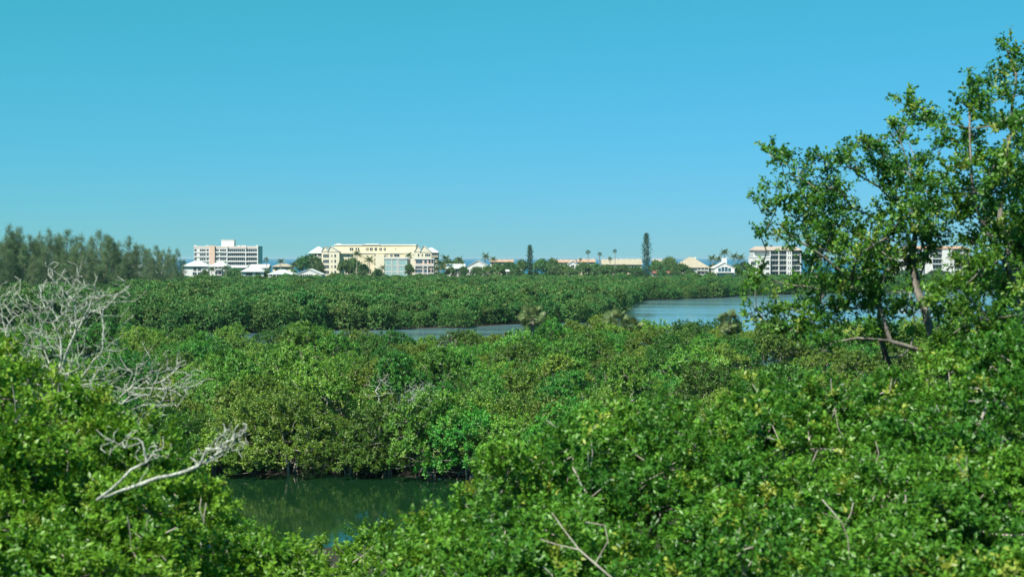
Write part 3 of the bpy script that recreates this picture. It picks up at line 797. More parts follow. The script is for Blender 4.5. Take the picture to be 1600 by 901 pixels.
# --- teal block in front
b = Bld('teal_building', 'pale teal three storey block with gridded glass bays before the yellow complex', 'building', 620, 752)
b.box('wall', zx(868), zx(1085), zy(334), None, 0, 10, 'teal_wall')
b.box('side_wing', zx(1085.5), zx(1104), zy(340), None, 2.5, 10, 'grey_roof')
b.box('parapet', zx(862), zx(1108), zy(320), zy(335), -.4, 10.2, 'white_wall')
for xa, xb, n in ((874, 932, 4), (946, 986, 3), (1008, 1072, 4)):
    for ya, yb in ((344, 392), (404, 452), (462, 500)):
        b.window(zx(xa), zx(xb), zy(ya), zy(yb), 0, 'teal_glass', n=n, rows=2, t=.13)
for yb in (397, 456): b.box('floor_band', zx(868.5), zx(1084.5), zy(yb - 2), zy(yb + 4), -.16, -.01, 'white_wall')
for xm in (937, 990, 1000): b.box('pilaster', zx(xm - 3), zx(xm + 3), zy(335.5), None, -.28, -.17, 'white_wall')
# --- peach building
b = Bld('peach_building', 'salmon pink three storey house with white framed bay windows at the complex right end', 'building', 663, 752)
b.box('wall', zx(1156), zx(1342), zy(338), None, 0, 10, 'peach_wall')
b.box('parapet', zx(1150), zx(1346), zy(328), zy(339), -.4, 10.2, 'white_wall')
for ya, yb in ((345, 378), (412, 426), (434, 466)):
    b.window(zx(1168), zx(1230), zy(ya), zy(yb), 0, 'blue_glass', n=3); b.window(zx(1248), zx(1274), zy(ya), zy(yb), 0, 'blue_glass')
    b.window(zx(1288), zx(1310), zy(ya), zy(yb), 0, 'dark_glass'); b.window(zx(1316), zx(1338), zy(ya), zy(yb), 0, 'dark_glass')
for yb in (388, 400, 470): b.box('floor_band', zx(1156.5), zx(1341.5), zy(yb), zy(yb + 7), -.5, -.01, 'white_wall')
for xm in (1160, 1238, 1281): b.box('pilaster', zx(xm - 3.5), zx(xm + 3.5), zy(405), None, -.62, -.51, 'white_wall')

# --- white blocks by the right lagoon shore
def zx(X): return 1140 + X / 10.014
def zy(Yv): return 360 + Yv / 10.014
def white_block(name, label, zx, zy, D, roofm, bays, floors, wing, piers, pxc, span):
    b = Bld(name, label, 'building', pxc, D, 'white apartment blocks by the lagoon')
    b.box('wall', zx(span[0]), zx(span[1]), zy(span[2]), None, 2.0, 16, 'white_wall')
    b.hip(zx(span[0] - 12), zx(span[1] + 12), zy(span[2] + 2), zy(span[3]), -.3, 17, roofm, .85, .35)
    for xa, xb in bays:
        for ya, yb in floors:
            n = 3; wd = (xb - xa) / n
            for j in range(n): b.window(zx(xa + j * wd + 1), zx(xa + (j + 1) * wd - 1), zy(ya), zy(yb), 2.0, 'dark_glass')
            b.box('balcony_floor', zx(xa - 6), zx(xb + 6), zy(yb + 2), zy(yb + 10), .2, 1.99, 'white_wall')
            b.box('balcony_rail', zx(xa - 5), zx(xb + 5), zy(yb - 14), zy(yb - 10), .22, .3, 'metal')
    for xa, xb in piers:
        b.box('pier', zx(xa), zx(xb), zy(span[2] + 4), None, .05, 1.98, 'white_wall')
    x0, x1, yt, wins = wing
    b.box('side_wing', zx(x0), zx(x1), zy(yt), None, -1.5, 1.97 if x1 > span[0] else 14, 'white_wall')
    b.box('wing_parapet', zx(x0 - 3), zx(x1 + 3), zy(yt - 12), zy(yt + 1), -1.7, -1.3, 'white_wall')
    for xa, xb, ya, yb, n in wins: b.window(zx(xa), zx(xb), zy(ya), zy(yb), -1.5, 'dark_glass', n=n)
    return b
fl = ((315, 378), (398, 462), (480, 543), (562, 626), (646, 708))
b = white_block('white_apartment_block', 'white apartment block with brown roof, stepped end wing and dark balconies by the lagoon', zx, zy, 830, 'brown_roof',
    ((645, 765), (782, 890), (988, 1104)), fl, (298, 632, 425, [(325, 405, 487, 541, 3), (325, 405, 570, 622, 3), (452, 466, 490, 512, 1), (452, 466, 572, 594, 1)] +
    [(560, 614, y0, y0 + 38, 2) for y0 in (490, 572, 655)]), ((630, 642), (768, 779), (893, 975), (1107, 1118)), 1210, (385, 1122, 303, 246))
for k, y0 in enumerate((320, 400, 482, 565, 648)):
    b.window(zx(912), zx(926), zy(y0), zy(y0 + 45), .05, 'dark_glass', t=.06); b.window(zx(940), zx(956), zy(y0), zy(y0 + 45), .05, 'dark_glass', t=.06)
def zx2(X): return 1380 + X / 8.889
def zy2(Yv): return 360 + Yv / 8.889
fl2 = ((258, 312), (332, 388), (405, 462), (480, 540))
b = white_block('white_apartment_block', 'white apartment block with terracotta roof seen through the tall tree branches', zx2, zy2, 850, 'terracotta_roof',
    ((330, 425), (438, 540), (700, 820), (1003, 1102), (1116, 1186)), fl2, (1218, 1315, 372, [(1235, 1262, 400, 440, 2), (1275, 1300, 400, 440, 1)]),
    ((426, 436), (541, 560), (822, 990), (1104, 1114), (1188, 1200)), 1455, (300, 1205, 248, 214))
b.box('end_wing', zx2(175), zx2(318), zy2(392), None, -1.0, 12, 'white_wall')
for xa in (200, 250, 285): b.window(zx2(xa), zx2(xa + 24), zy2(420), zy2(455), -1.0, 'dark_glass')

# --- houses
def house(label, px0, px1, py_r, py_e, D, depth, roof, roofm, wallm='white_wall', wins=(), porch=None, kind='hip', ridge=.3, over=1.2, group='island houses', glass='dark_glass', rz=0.0, chimney=None):
    b = Bld('house', label, 'house', (px0 + px1) / 2, D, group)
    b.box('wall', px0 + over, px1 - over, py_e - .1, None, 0, depth, wallm)
    if kind == 'hip': b.hip(px0, px1, py_e, py_r, -1.0, depth + .8, roofm, ridge)
    elif kind == 'gable': b.gable(px0, px1, py_e, py_r, -.01, depth + .5, roofm, wallm)
    else:   # ridge across the view
        x0, x1, ze, zr = b.x(px0), b.x(px1), b.z(py_e), b.z(py_r); y0, y1 = -.8, depth + .6; ym = (y0 + y1) / 2
        V = [(x, y, z) for x in (x0, x1) for y, z in ((y0, ze), (ym, zr), (y1, ze), (y1, ze - .25), (y0, ze - .25))]
        obj('roof', mesh_py('roof', V, [(0, 5, 6, 1), (1, 6, 7, 2), (0, 1, 2, 3, 4), (5, 9, 8, 7, 6), (0, 4, 9, 5), (4, 3, 8, 9), (2, 7, 8, 3)], M[roofm]), b.root)
    for xa, xb, ya, yb, n in wins: b.window(xa, xb, ya + .9, yb + 1.9, 0, glass, n=n)
    if porch: b.porch(porch[0], porch[1], porch[2], -2.4, 0, posts=porch[3])
    if chimney: b.box('chimney', chimney[0], chimney[1], chimney[2], py_e, depth * .4, depth * .4 + 1.2, 'white_wall')
    return b
def hx(X): return 270 + X / 6.957
def hy(Yv): return 350 + Yv / 6.957
house('white house glimpsed through the thin pines, right of the taller glimpsed roof', 231, 256, 411, 416, 690, 10, 'hip', 'white_roof', wins=[(235, 239, 419, 423, 2), (245, 249, 419, 423, 2)])
house('pale roofed house mostly hidden behind the pine grove', 200, 222, 413, 418, 690, 10, 'hip', 'white_roof', wins=[(206, 209, 420, 424, 1)])
b = house('wide two storey white house with white hip roof beside the pine grove', 283.5, 326, 408.5, 415.3, 722, 11, 'hip', 'white_roof', wins=[(302, 307, 417, 421, 2), (309, 314, 417, 421, 2), (301, 307, 424, 428, 2), (309, 315, 424, 428, 2)])
house('two storey white house with stacked porches below the peach stair tower', 326.5, 356, 409, 416, 716, 10, 'hip', 'white_roof', porch=(336, 348, [(416.5, 420.5), (424.5, 429.5)], 3))
house('low white house with broad pale hip roof and dark front window', 376.5, 413, 416.5, 424, 706, 10, 'hip', 'grey_roof', wins=[(384, 394.5, 425, 428.8, 3), (399, 406, 425, 428, 2)], ridge=.4)
house('white roofed house set behind the broad pale hip roof house', 390, 420, 412.8, 418, 742, 9, 'side', 'white_roof', kind='side', wins=[(408, 414, 419, 422, 2)])
house('house with grey green hip roof over a dark open porch', 418, 460, 421, 428, 700, 10, 'hip', 'grey_roof', porch=(421, 457, [(428.6, 432)], 7), ridge=.2)
house('cream house with flat tan roof behind the grey green porch roof', 425, 456, 411.5, 416, 760, 9, 'hip', 'tan_roof', 'cream_wall', wins=[(430, 434, 418, 421, 1), (445, 449, 418, 421, 1)])
house('white gabled house with a row of tall windows left of the yellow complex', 462, 504, 420, 428.5, 704, 12, 'gable', 'white_roof', kind='gable', wins=[(470 + 3.2 * k, 472.4 + 3.2 * k, 427.5, 432, 1) for k in range(6)])
house('long low white building just below the white and peach apartment block', 352, 386, 414.5, 417.5, 735, 9, 'side', 'white_roof', kind='side')
house('low house with grey roof behind coconut palms right of the yellow complex', 697, 727, 412, 419, 715, 9, 'side', 'grey_roof', kind='side', wins=[(702, 707, 420, 423, 2), (712, 717, 420, 423, 2)])
house('white house with wide low gable facing the mangroves', 727, 768, 406.5, 417, 730, 14, 'gable', 'white_roof', kind='gable', wins=[(738, 743, 416, 421, 2), (748, 753, 416, 421, 2)])
house('white carport roof poking out of the mangroves below the small pine', 790, 816, 421, 423.5, 708, 8, 'side', 'white_roof', kind='side')
far_roofs = [(765, 803, 405.5, 408.8, 'terracotta_roof', 'far terracotta roof left of the small pine'), (862, 900, 405.8, 409.5, 'terracotta_roof', 'far orange tiled roof right of the small pine'),
             (902, 931, 404.8, 409, 'terracotta_roof', 'far orange roof end below the leftmost tall fan palm'), (940, 968, 405, 413, 'tan_roof', 'far tan roof below the tall fan palms'),
             (966, 1004, 404.5, 413, 'tan_roof', 'broad tan roof just left of the big dark columnar pine'), (1020, 1037, 405, 410, 'tan_roof', 'short tan roof right of the big dark columnar pine')]
for px0, px1, ya, yb, rm, lab in far_roofs:
    b = house(lab, px0, px1, ya, yb, 860, 12, 'side', rm, 'cream_wall', kind='side', group='far roofs by the sea', wins=[(px0 + 3 + 6 * k, px0 + 6 + 6 * k, yb + 1.5, yb + 4.5, 1) for k in range(int((px1 - px0 - 5) / 6))])
    for k in range(4):
        xx = px0 + (px1 - px0) * (k + .6) / 4.3; b.box('roof_vent', xx, xx + 1.1, ya - 1.3, ya + 1.2, 5.2, 6, 'white_wall')
house('white house end wall peeping between bushes below the tall fan palms', 887, 903, 407.5, 412.5, 745, 9, 'gable', 'grey_roof', kind='gable', wins=[(892, 897, 413, 416, 2)])
house('low house with dark red roof in front of the columnar pine', 1020, 1064, 423.5, 426.5, 700, 9, 'side', 'red_roof', kind='side', wins=[(1030, 1035, 427, 429, 2), (1046, 1051, 427, 429, 2)])
b = house('big tan hip roofed house with white chimney and two level porch', 1055, 1109, 401.5, 417.5, 722, 16, 'hip', 'tan_roof', porch=(1088.5, 1106, [(418.3, 421.8), (425.2, 429)], 4), ridge=.10, chimney=(1087.6, 1090, 401.3))
b = house('white chalet house with glazed triangular gable and white chimney', 1115, 1149, 409.5, 418.5, 716, 12, 'gable', 'white_roof', kind='gable', wins=[(1122 + 5.2 * k, 1126.6 + 5.2 * k, 417.5 - (1.6 if k in (1, 2) else 0), 423.5, 1) for k in range(4)], glass='blue_glass', chimney=(1130, 1138, 403))
b.box('deck', 1119, 1146, 424.5, 426, -2, -.02, 'white_wall')

# ------------------------------------------------------------------ island trees
def town_proto(seed):
    r = np.random.default_rng(seed); h = 8.0
    T, D = [], []
    for k in range(13):
        a_ = k * 2.4; q = 3.0 * math.sqrt((k + .3) / 13); lr = r.uniform(.9, 1.5)
        t_, d_ = shell(r, (math.cos(a_) * q, math.sin(a_) * q, h - lr - (q / 3) ** 2 * r.uniform(1.2, 3.6)), lr, 34, -.5, .8); T.append(t_); D.append(d_)
    T = np.concatenate(T); D = np.concatenate(D)
    p, pa, _, _ = grow(r, [[(0, 0, -.2), (.1, 0, 2), (0, .1, 4)]], T[::4], .25, .8, .15)
    v, f = tubes(p, pa, .03, .24, 5)
    lv, lf, ti = leaves(r, T, D, 2, 5, .55, .46, .26, LEAF4, up=.7)
    return mesh_np('tree_branches', v, f, M['bark'], smooth=True), mesh_np('tree_crown', lv, lf, M['town_leaf'], ti)
towns = [town_proto(400 + k) for k in range(4)]
r = np.random.default_rng(44)
def town_tree(px, py, wpx, D, label, group='trees between the island houses'):
    c = P(px, py, D); h = c[2] - ZG; t = empty('broadleaf_tree', (c[0], D, ZG), label, 'tree', group, r.uniform(0, 6.28))
    s = wpx / F * D / 7.6; t.scale = (s, s, h / 8.0); pr = towns[int(r.integers(4))]
    obj('trunk', pr[0], t); obj('crown', pr[1], t)
for px, py, wpx, D, lab in [
    (472, 401, 26, 742, 'dark broadleaf tree at the left corner of the yellow complex'), (486, 398, 30, 745, 'taller dark tree touching the yellow complex left roof end'),
    (498, 408, 22, 735, 'small tree before the left balconies of the yellow complex'), (540, 406, 26, 728, 'round dark tree before the yellow complex middle'), (551, 403, 28, 735, 'rounded tree left of the front coconut palms'),
    (567, 413, 26, 722, 'low tree under the front coconut palms'), (590, 420, 22, 716, 'low bush left of the teal block'), (640, 412, 16, 738, 'narrow tree between the teal block and the pink house'),
    (700, 405, 26, 740, 'tree among the palms right of the pink house'), (716, 403, 24, 745, 'pale green tree behind the palms right of the pink house'), (745, 417, 22, 716, 'bush before the wide white gable'),
    (776, 412, 28, 726, 'spreading tree right of the wide white gable'), (796, 410, 34, 735, 'spreading tree left of the small columnar pine'), (815, 406, 26, 745, 'dark tree touching the small columnar pine from the left'),
    (846, 405, 34, 740, 'round tree right of the small columnar pine'), (863, 404, 30, 752, 'green tree before the far orange tiled roof'), (880, 413, 30, 726, 'bush left of the white end wall'), (868, 415, 26, 722, 'dark bush below the round tree by the small columnar pine'),
    (912, 411, 30, 728, 'bush right of the white end wall'), (930, 412, 30, 740, 'tree below the middle tall fan palm'), (950, 414, 30, 730, 'tree before the far tan roof'), (975, 414, 34, 735, 'tree before the broad tan roof'), (995, 416, 26, 722, 'tree at the foot of the columnar pine, left side'),
    (1026, 407, 26, 735, 'tree at the foot of the columnar pine, right side'), (1046, 402, 30, 745, 'tree with rounded top left of the tan hip roof'), (1062, 412, 36, 714, 'dark tree before the tan hip roof'), (1045, 415, 28, 722, 'bush behind the dark red roof'),
    (1116, 412, 22, 736, 'tree between the tan hip roof and the chalet'), (1152, 412, 22, 735, 'tree right of the chalet'), (1163, 409, 24, 745, 'tree at the left end of the white block'),
    (705, 417, 20, 708, 'bush before the low grey roofed house'), (724, 416, 18, 712, 'bush between the low grey roofed house and the wide white gable'), (762, 415, 22, 714, 'bush before the right end of the wide white gable'), (806, 417, 26, 704, 'bush hiding the white carport'),
    (893, 418, 22, 716, 'low bush under the white end wall'), (1034, 421, 22, 692, 'bush before the dark red roof, left side'), (1057, 422, 22, 692, 'bush before the dark red roof, right side'), (1078, 421, 22, 704, 'bush before the tan hip roofed house, left of its porch'), (940, 417, 30, 716, 'wide bush below the short fan palm'),
    (367, 419, 26, 714, 'bush between the porch house and the broad pale hip roof'), (358, 420, 16, 712, 'small bush right of the stacked porches'), (320, 421, 14, 710, 'small dark tree between the two white houses by the pines'), (416, 422, 14, 709, 'small tree between the two low hip roofs'),
    (459, 421, 16, 712, 'bush at the right end of the grey green porch roof'), (1420, 421, 40, 780, 'tree before the white block seen through the tall tree'), (1465, 422, 40, 785, 'middle tree before the white block seen through the tall tree'), (1545, 418, 44, 780, 'tree at the right end of the white block seen through the tall tree')]:
    town_tree(px, py, wpx, D, lab)
# palms of the island
for px, py, kind, sz, D, lab in [
    (416, 406.5, 'fan', 1.15, 718, 'tall thin palm between the two low white houses'), (439, 409, 'feather', .95, 722, 'coconut palm behind the grey green porch roof'), (459, 415, 'feather', 1.05, 698, 'coconut palm between the porch roof and the white gable'),
    (331, 422, 'feather', .8, 705, 'small palm between the two white houses by the pines'), (353, 419, 'feather', .85, 705, 'small palm right of the stacked porches'),
    (487, 407, 'feather', 1.1, 725, 'palm before the left wing of the yellow complex'), (558, 398, 'feather', 1.15, 716, 'tallest coconut palm before the yellow complex'), (577, 407.5, 'feather', 1.25, 706, 'coconut palm before the blank yellow wall, left of the teal block'),
    (639, 400, 'feather', 1.0, 742, 'coconut palm behind the right corner of the teal block'), (598, 419, 'feather', .8, 712, 'small palm at the teal block left corner'),
    (688, 413, 'feather', 1.15, 704, 'palm at the right corner of the pink house'), (696, 405, 'feather', 1.2, 715, 'taller palm right of the pink house'), (718, 408, 'feather', 1.1, 720, 'palm left of the wide white gable'), (684, 420, 'feather', .9, 700, 'low palm before the pink house corner'),
    (759, 402, 'feather', 1.2, 742, 'palm rising behind the right slope of the wide white gable'), (771, 406, 'feather', .9, 760, 'small palm right of the wide white gable'),
    (919, 394.5, 'fan', 1.15, 800, 'leftmost and tall fan palm against the sky'), (937, 398, 'fan', 1.15, 790, 'middle fan palm, lower than its two neighbours'), (961, 393, 'fan', 1.05, 800, 'rightmost tall fan palm against the sky'), (953, 405, 'fan', 1.05, 780, 'short fan palm below the three tall ones'), (907, 406, 'fan', .8, 790, 'small fan palm left of the tall ones'),
    (1113, 404.5, 'feather', 1.15, 728, 'palm left of the chalet'), (1123, 406, 'feather', 1.0, 732, 'palm behind the chalet left roof slope'), (1132, 395, 'feather', 1.2, 742, 'tallest palm, behind the chalet chimney'),
    (1148, 402, 'feather', 1.15, 740, 'palm behind the chalet right roof slope'), (1158, 403, 'feather', 1.1, 744, 'palm between the chalet and the white block')]:
    palm(px, py, D, ZG, kind, lab, 'palms between the island houses', sz, random.uniform(-.6, .6))
# columnar pines
def columnar_pine(px, py_top, D, wpx, label, seed):
    r = np.random.default_rng(seed); c = P(px, py_top, D); h = c[2] - ZG; R_ = wpx / F * D / 2
    t = empty('columnar_pine', (c[0], D, ZG), label, 'pine')
    pth = np.stack([np.linspace(0, .15, 8), 0 * np.zeros(8), np.linspace(-.2, h, 8)], 1)
    v, f = tubes(pth, np.arange(8) - 1, .08, .38, 8); obj('trunk', mesh_np('pine_trunk', v, f, M['bark'], smooth=True), t)
    T, D_ = [], []
    nw = int(h / .72)
    for k in range(nw):
        u = (k + .5) / nw; z = h * (.16 + .84 * u)
        q = R_ * (.8 + .35 * math.sin(3.1 * u)) * (1.0 if u < .72 else math.sqrt(max(.03, 1 - ((u - .72) / .29) ** 2))) * r.uniform(.6, 1.2)
        for j in range(9):
            if r.random() < .10: continue
            a_ = j * .698 + k * .4 + r.uniform(-.2, .2); q_ = q * r.uniform(.7, 1.2)
            for m in np.linspace(.3, 1, 5):
                T.append((math.cos(a_) * q_ * m, math.sin(a_) * q_ * m, z + .55 * m * m + r.normal(0, .06))); D_.append((math.cos(a_), math.sin(a_), .4))
    lv, lf, ti = leaves(r, np.array(T), unit(np.array(D_)), 1, 5, .5, .42, .2, LEAF4, up=.5)
    obj('crown', mesh_np('pine_crown', lv, lf, M['norfolk_leaf'], ti), t)
columnar_pine(1010, 366, 712, 12.5, 'big dark columnar pine standing high above the island roofs', 51)
columnar_pine(828, 384.5, 716, 9.5, 'smaller dark columnar pine near the wide white gable', 52)

# low shrubbery that fills the island between the houses and the beach
r = np.random.default_rng(46); pts, scl = [], []
for y in np.arange(738, 965, 6.5):
    half = y * 800 / F * 1.1 + 10
    for x in np.arange(-half, half, 6.5):
        x_, y_ = x + r.uniform(-2.5, 2.5), y + r.uniform(-2.5, 2.5)
        if any(a_ - 3 < x_ < b_ + 3 and c_ - 3.5 < y_ < d_ + 3 for a_, b_, c_, d_ in BUILT): continue
        pts.append((x_, y_, 1.0)); scl.append(r.uniform(.45, .82))
scatter_stuff('shrubbery', pts, scl, far_var, 'low green shrubbery filling the island between and behind the houses', 'shrubbery')

# ------------------------------------------------------------------ near trees
def fringe(r, T, n, ln):
    T = np.asarray(T); d = unit(r.normal(0, 1, (len(T) * n, 3)) + np.array((0, 0, .7)))
    return np.concatenate([T, np.repeat(T, n, 0) + d * r.uniform(.4, 1.0, (len(d), 1)) * ln])
def top_line(tab):
    a_ = np.array(tab, float); return lambda x: np.interp(x, a_[:, 0], a_[:, 1])
def near_tree(seed, label, mat, tab, D0, D1, ybot=960, sp=(72, 60), rpx=(40, 66), leaf=(.058, .033), tips=40, group='leafy trees close to the viewer', extra=(), name='leafy_tree', acc=.06, layers=2):
    r = np.random.default_rng(seed); top = top_line(tab); xa, xb = tab[0][0], tab[-1][0]
    T, O, TI = [], [], []
    for layer in range(layers):
        y = ybot
        while y > 500:
            for x in np.arange(xa, xb, sp[0]):
                px = x + r.uniform(-.45, .45) * sp[0]; py = y + r.uniform(-.45, .45) * sp[1]; rp = r.uniform(*rpx)
                t_ = float(top(px)) + rp * .75 + layer * 22
                if py < t_ - sp[1] * .5: continue
                py = max(py, t_)
                u = min(1, max(0, (ybot - py) / (ybot - float(top(px)))))
                D = D0 + (D1 - D0) * u ** 1.3 + r.normal(0, .35) + layer * 1.0
                c = P(px, py, D); R_ = rp / F * D
                a_, d_ = shell(r, c, R_, int(tips * (rp / 53) ** 2 * (1 if layer == 0 else .7)), -.5, .9, .55)
                T.append(a_); O.append(d_)
                base = r.random() * .75
                TI.append(np.where(r.random(len(a_)) < acc * (d_[:, 2] > .2), r.uniform(.9, 1.1, len(a_)), np.clip(base + r.normal(0, .15, len(a_)), 0, .85)))
            y -= sp[1]
    T = np.concatenate(T); O = np.concatenate(O); TI = np.concatenate(TI)
    cx = T[:, 0].mean(); cy = T[:, 1].mean() + .6; zc = T[:, 2].min()
    base = np.array((cx, cy, .25)); T0 = T - base
    st = [[(0, 0, -.3), (.1, .1, (zc - .25) * .5), (0, 0, zc - .5)]]
    for k in range(4):
        g = T0[int(r.integers(len(T0)))]; st.append([(0, 0, zc - .6), g * .55 + np.array((0, 0, zc * .4)) * np.array((1, 1, 1)), g - np.array((0, -.3, .5))])
    for pl in extra: st.append([P(*q) - base for q in pl])
    p, pa, _, _ = grow(r, st, T0[::3], .22, .3, .18)
    v, f = tubes(p, pa, .0045, .17, 6)
    t = empty(name, base, label, 'tree', group)
    obj('trunk', mesh_np('tree_branches', v, f, M['pale_bark'], smooth=True), t)
    cand_ = np.where((O[:, 1] < -.3) & (O[:, 2] > -.2))[0]
    for q in r.choice(cand_, 9, replace=False):      # pale bare shoots that stand out of the leaves
        g = T0[q]; sx = r.uniform(-.25, .25)
        pl = np.array([g + (-sx, .35, -.5), g + (-sx * .3, .02, -.28), g + (sx * .2, -.10, -.08), g + (sx * .9, -.14, .12), g + (sx * 1.2, -.15, .24)]) + r.normal(0, .025, (5, 3))
        fk = np.array([pl[2], pl[2] + r.normal(0, .07, 3) + (-sx * .5, -.03, .1), pl[2] + r.normal(0, .05, 3) + (-sx, -.05, .22)])
        pp = np.concatenate([pl, fk[1:]]); bv, bq = tubes(pp, np.array([-1, 0, 1, 2, 3, 2, 5]), .0055, .013, 5)
        obj('branch', mesh_np('branch', bv, bq, M['pale_bark'], smooth=True), t)
    lv, lf, ti = leaves(r, T0, O, 4, 11, .17, leaf[0], leaf[1], LEAF5, up=.55, spread=.95, tint=TI, rise=.55)
    obj('crown', mesh_np('tree_crown', lv, lf, mat, ti), t)
    return len(ti) // 5
nl = 0
nl += near_tree(61, 'nearest glossy leafy tree right of the pond, its left edge against the water', M['near_leaf'], [(615, 862), (660, 815), (715, 790), (755, 735), (790, 705), (830, 678), (905, 658)], 12.5, 16,
          extra=[[(985, 960, 12.2), (960, 905, 11.9), (930, 880, 12.0), (905, 858, 12.1), (882, 828, 12.3), (862, 800, 12.6)], [(905, 858, 12.1), (870, 850, 12.2), (845, 842, 12.4)], [(930, 880, 12.0), (950, 845, 12.2), (945, 820, 12.4), (915, 815, 12.5)]])
nl += near_tree(62, 'leafy tree with rusty young shoots at the lower middle right', M['near_leaf'], [(890, 660), (1000, 618), (1050, 615), (1100, 632), (1185, 612)], 12.5, 18.5, acc=.09)
nl += near_tree(63, 'leafy tree with yellowish tips below the tall tree trunk', M['near_leaf'], [(1165, 605), (1230, 590), (1270, 580), (1310, 602), (1350, 604), (1425, 592)], 12, 18, acc=.09,
          extra=[[(1330, 930, 12.0), (1325, 840, 11.9), (1315, 815, 12.0), (1285, 780, 12.3)], [(1330, 700, 15.6), (1310, 670, 15.4), (1305, 640, 15.6)]])
nl += near_tree(64, 'dense dark leafy tree in the lower right corner', M['near_leaf'], [(1405, 590), (1500, 562), (1550, 530), (1640, 495)], 11.5, 17)
nl += near_tree(65, 'leafy tree tops at the bottom middle before the pond', M['left_leaf'], [(360, 796), (430, 808), (480, 828), (520, 838), (560, 836), (600, 824), (650, 806)], 18, 21, sp=(58, 48), rpx=(30, 48))
nl += near_tree(66, 'leafy tree in the lower left corner below the dead branches', M['left_leaf'], [(-50, 500), (0, 520), (50, 575), (110, 602), (190, 625), (262, 665)], 12, 16, tips=36)
nl += near_tree(67, 'bright green leafy tree at the pond near bank, right of the lower left corner', M['left_leaf'], [(170, 736), (240, 728), (285, 742), (315, 775), (350, 806), (400, 830), (460, 852)], 14, 17)

# the tall tree and its neighbour
def tall_tree(seed, label, blobs, D, stems, basexy, tips=33, n_extra=()):
    r = np.random.default_rng(seed); T, O, TI = [], [], []
    for (px, py, rp) in blobs:
        c = P(px, py, D + r.normal(0, .8)); R_ = rp / F * D
        a_, d_ = shell(r, c, R_, max(5, int(tips * (rp / 30) ** 2)), -.8, .95, .3)
        T.append(a_); O.append(d_); base = r.random() * .8
        TI.append(np.where(r.random(len(a_)) < .06, r.uniform(.9, 1.1, len(a_)), np.clip(base + r.normal(0, .15, len(a_)), 0, .85)))
    T = np.concatenate(T); O = np.concatenate(O); TI = np.concatenate(TI)
    base = np.array((basexy[0], basexy[1], .25))
    st = [[np.zeros(3)] + [P(*q) - base for q in stems[0]]] + [[P(*q) - base for q in s_] for s_ in stems[1:]]
    p, pa, _, _ = grow(r, st, (T - base)[::3], .10, .3, .2)
    v, f = tubes(p, pa, .006, .105, 7)
    t = empty('tall_tree', base, label, 'tree')
    obj('trunk', mesh_np('tree_branches', v, f, M['grey_bark'], smooth=True), t)
    lv, lf, ti = leaves(r, T - base, O, 3, 10, .20, .072, .040, LEAF5, up=.5, spread=.95, tint=TI, rise=.4)
    obj('crown', mesh_np('tree_crown', lv, lf, M['tall_leaf'], ti), t)
    return len(ti) // 5
r = np.random.default_rng(71)
B1 = [(85, 385, 22), (112, 405, 20), (140, 410, 22), (178, 425, 26), (240, 395, 24), (250, 430, 26), (60, 540, 16), (95, 485, 12), (128, 548, 18), (150, 520, 20), (65, 630, 22), (130, 625, 18), (200, 480, 36),
      (210, 540, 42), (262, 500, 44), (300, 490, 38), (330, 370, 20), (302, 420, 26), (350, 440, 24), (318, 395, 18), (400, 355, 34), (425, 385, 36), (455, 420, 42), (478, 300, 28), (470, 330, 26), (510, 208, 20), (505, 235, 16), (560, 268, 32),
      (535, 255, 22), (585, 285, 18), (500, 350, 26), (480, 440, 50), (540, 425, 44), (575, 460, 40), (440, 500, 34), (500, 500, 54), (560, 520, 54), (530, 580, 56), (470, 560, 44), (420, 590, 32), (600, 560, 46),
      (260, 560, 50), (320, 560, 40), (300, 620, 54), (240, 610, 44), (180, 590, 34), (350, 640, 44), (200, 650, 40), (150, 660, 30), (280, 690, 50), (340, 710, 52), (230, 720, 44), (400, 690, 50), (460, 660, 56), (430, 740, 56),
      (500, 720, 50), (380, 780, 56), (300, 790, 54), (230, 800, 44), (170, 790, 30), (120, 850, 36), (190, 870, 44), (260, 870, 50), (340, 860, 54), (420, 850, 54), (520, 800, 40), (560, 640, 46), (610, 640, 40), (590, 700, 36),
      (60, 770, 34), (30, 800, 26), (20, 870, 30), (80, 900, 36), (500, 880, 46), (580, 850, 40), (640, 880, 44), (160, 930, 44), (250, 950, 50), (350, 950, 50), (440, 950, 46), (540, 950, 40)]
B2 = [(720, 168, 28), (712, 215, 34), (740, 250, 30), (700, 240, 22), (790, 165, 24), (838, 50, 22), (855, 85, 26), (862, 125, 32), (830, 200, 26), (870, 190, 30), (800, 130, 16), (650, 298, 22), (620, 368, 28), (640, 340, 18), (692, 340, 30), (722, 325, 26),
      (770, 292, 28), (820, 300, 44), (870, 280, 40), (740, 420, 46), (800, 430, 52), (860, 400, 50), (660, 430, 38), (700, 500, 46), (640, 480, 36), (790, 520, 54), (860, 500, 54), (740, 560, 50), (680, 570, 42), (830, 590, 54), (900, 600, 50),
      (780, 640, 48), (720, 650, 40), (850, 680, 54), (900, 720, 54), (800, 720, 44), (840, 790, 54), (780, 800, 44), (900, 830, 56), (840, 880, 54), (760, 880, 44), (700, 860, 36), (900, 930, 54), (820, 960, 54), (720, 950, 44), (650, 960, 36), (900, 360, 44), (900, 450, 50), (690, 720, 40), (740, 760, 46), (660, 790, 40), (620, 840, 44), (690, 910, 44), (780, 930, 50), (860, 950, 54), (620, 1000, 44), (700, 1010, 48), (790, 1020, 50), (870, 1030, 54), (560, 1040, 40), (640, 1070, 46), (740, 1080, 46), (840, 1090, 50), (760, 690, 40), (820, 640, 46), (880, 640, 50)]
cv = lambda B: [(1160 + x / 2.0, 50 + y / 2.0, q / 2.0 * .90) for x, y, q in B]
b1 = P(1500, 700, 22); b2 = P(1640, 700, 20)
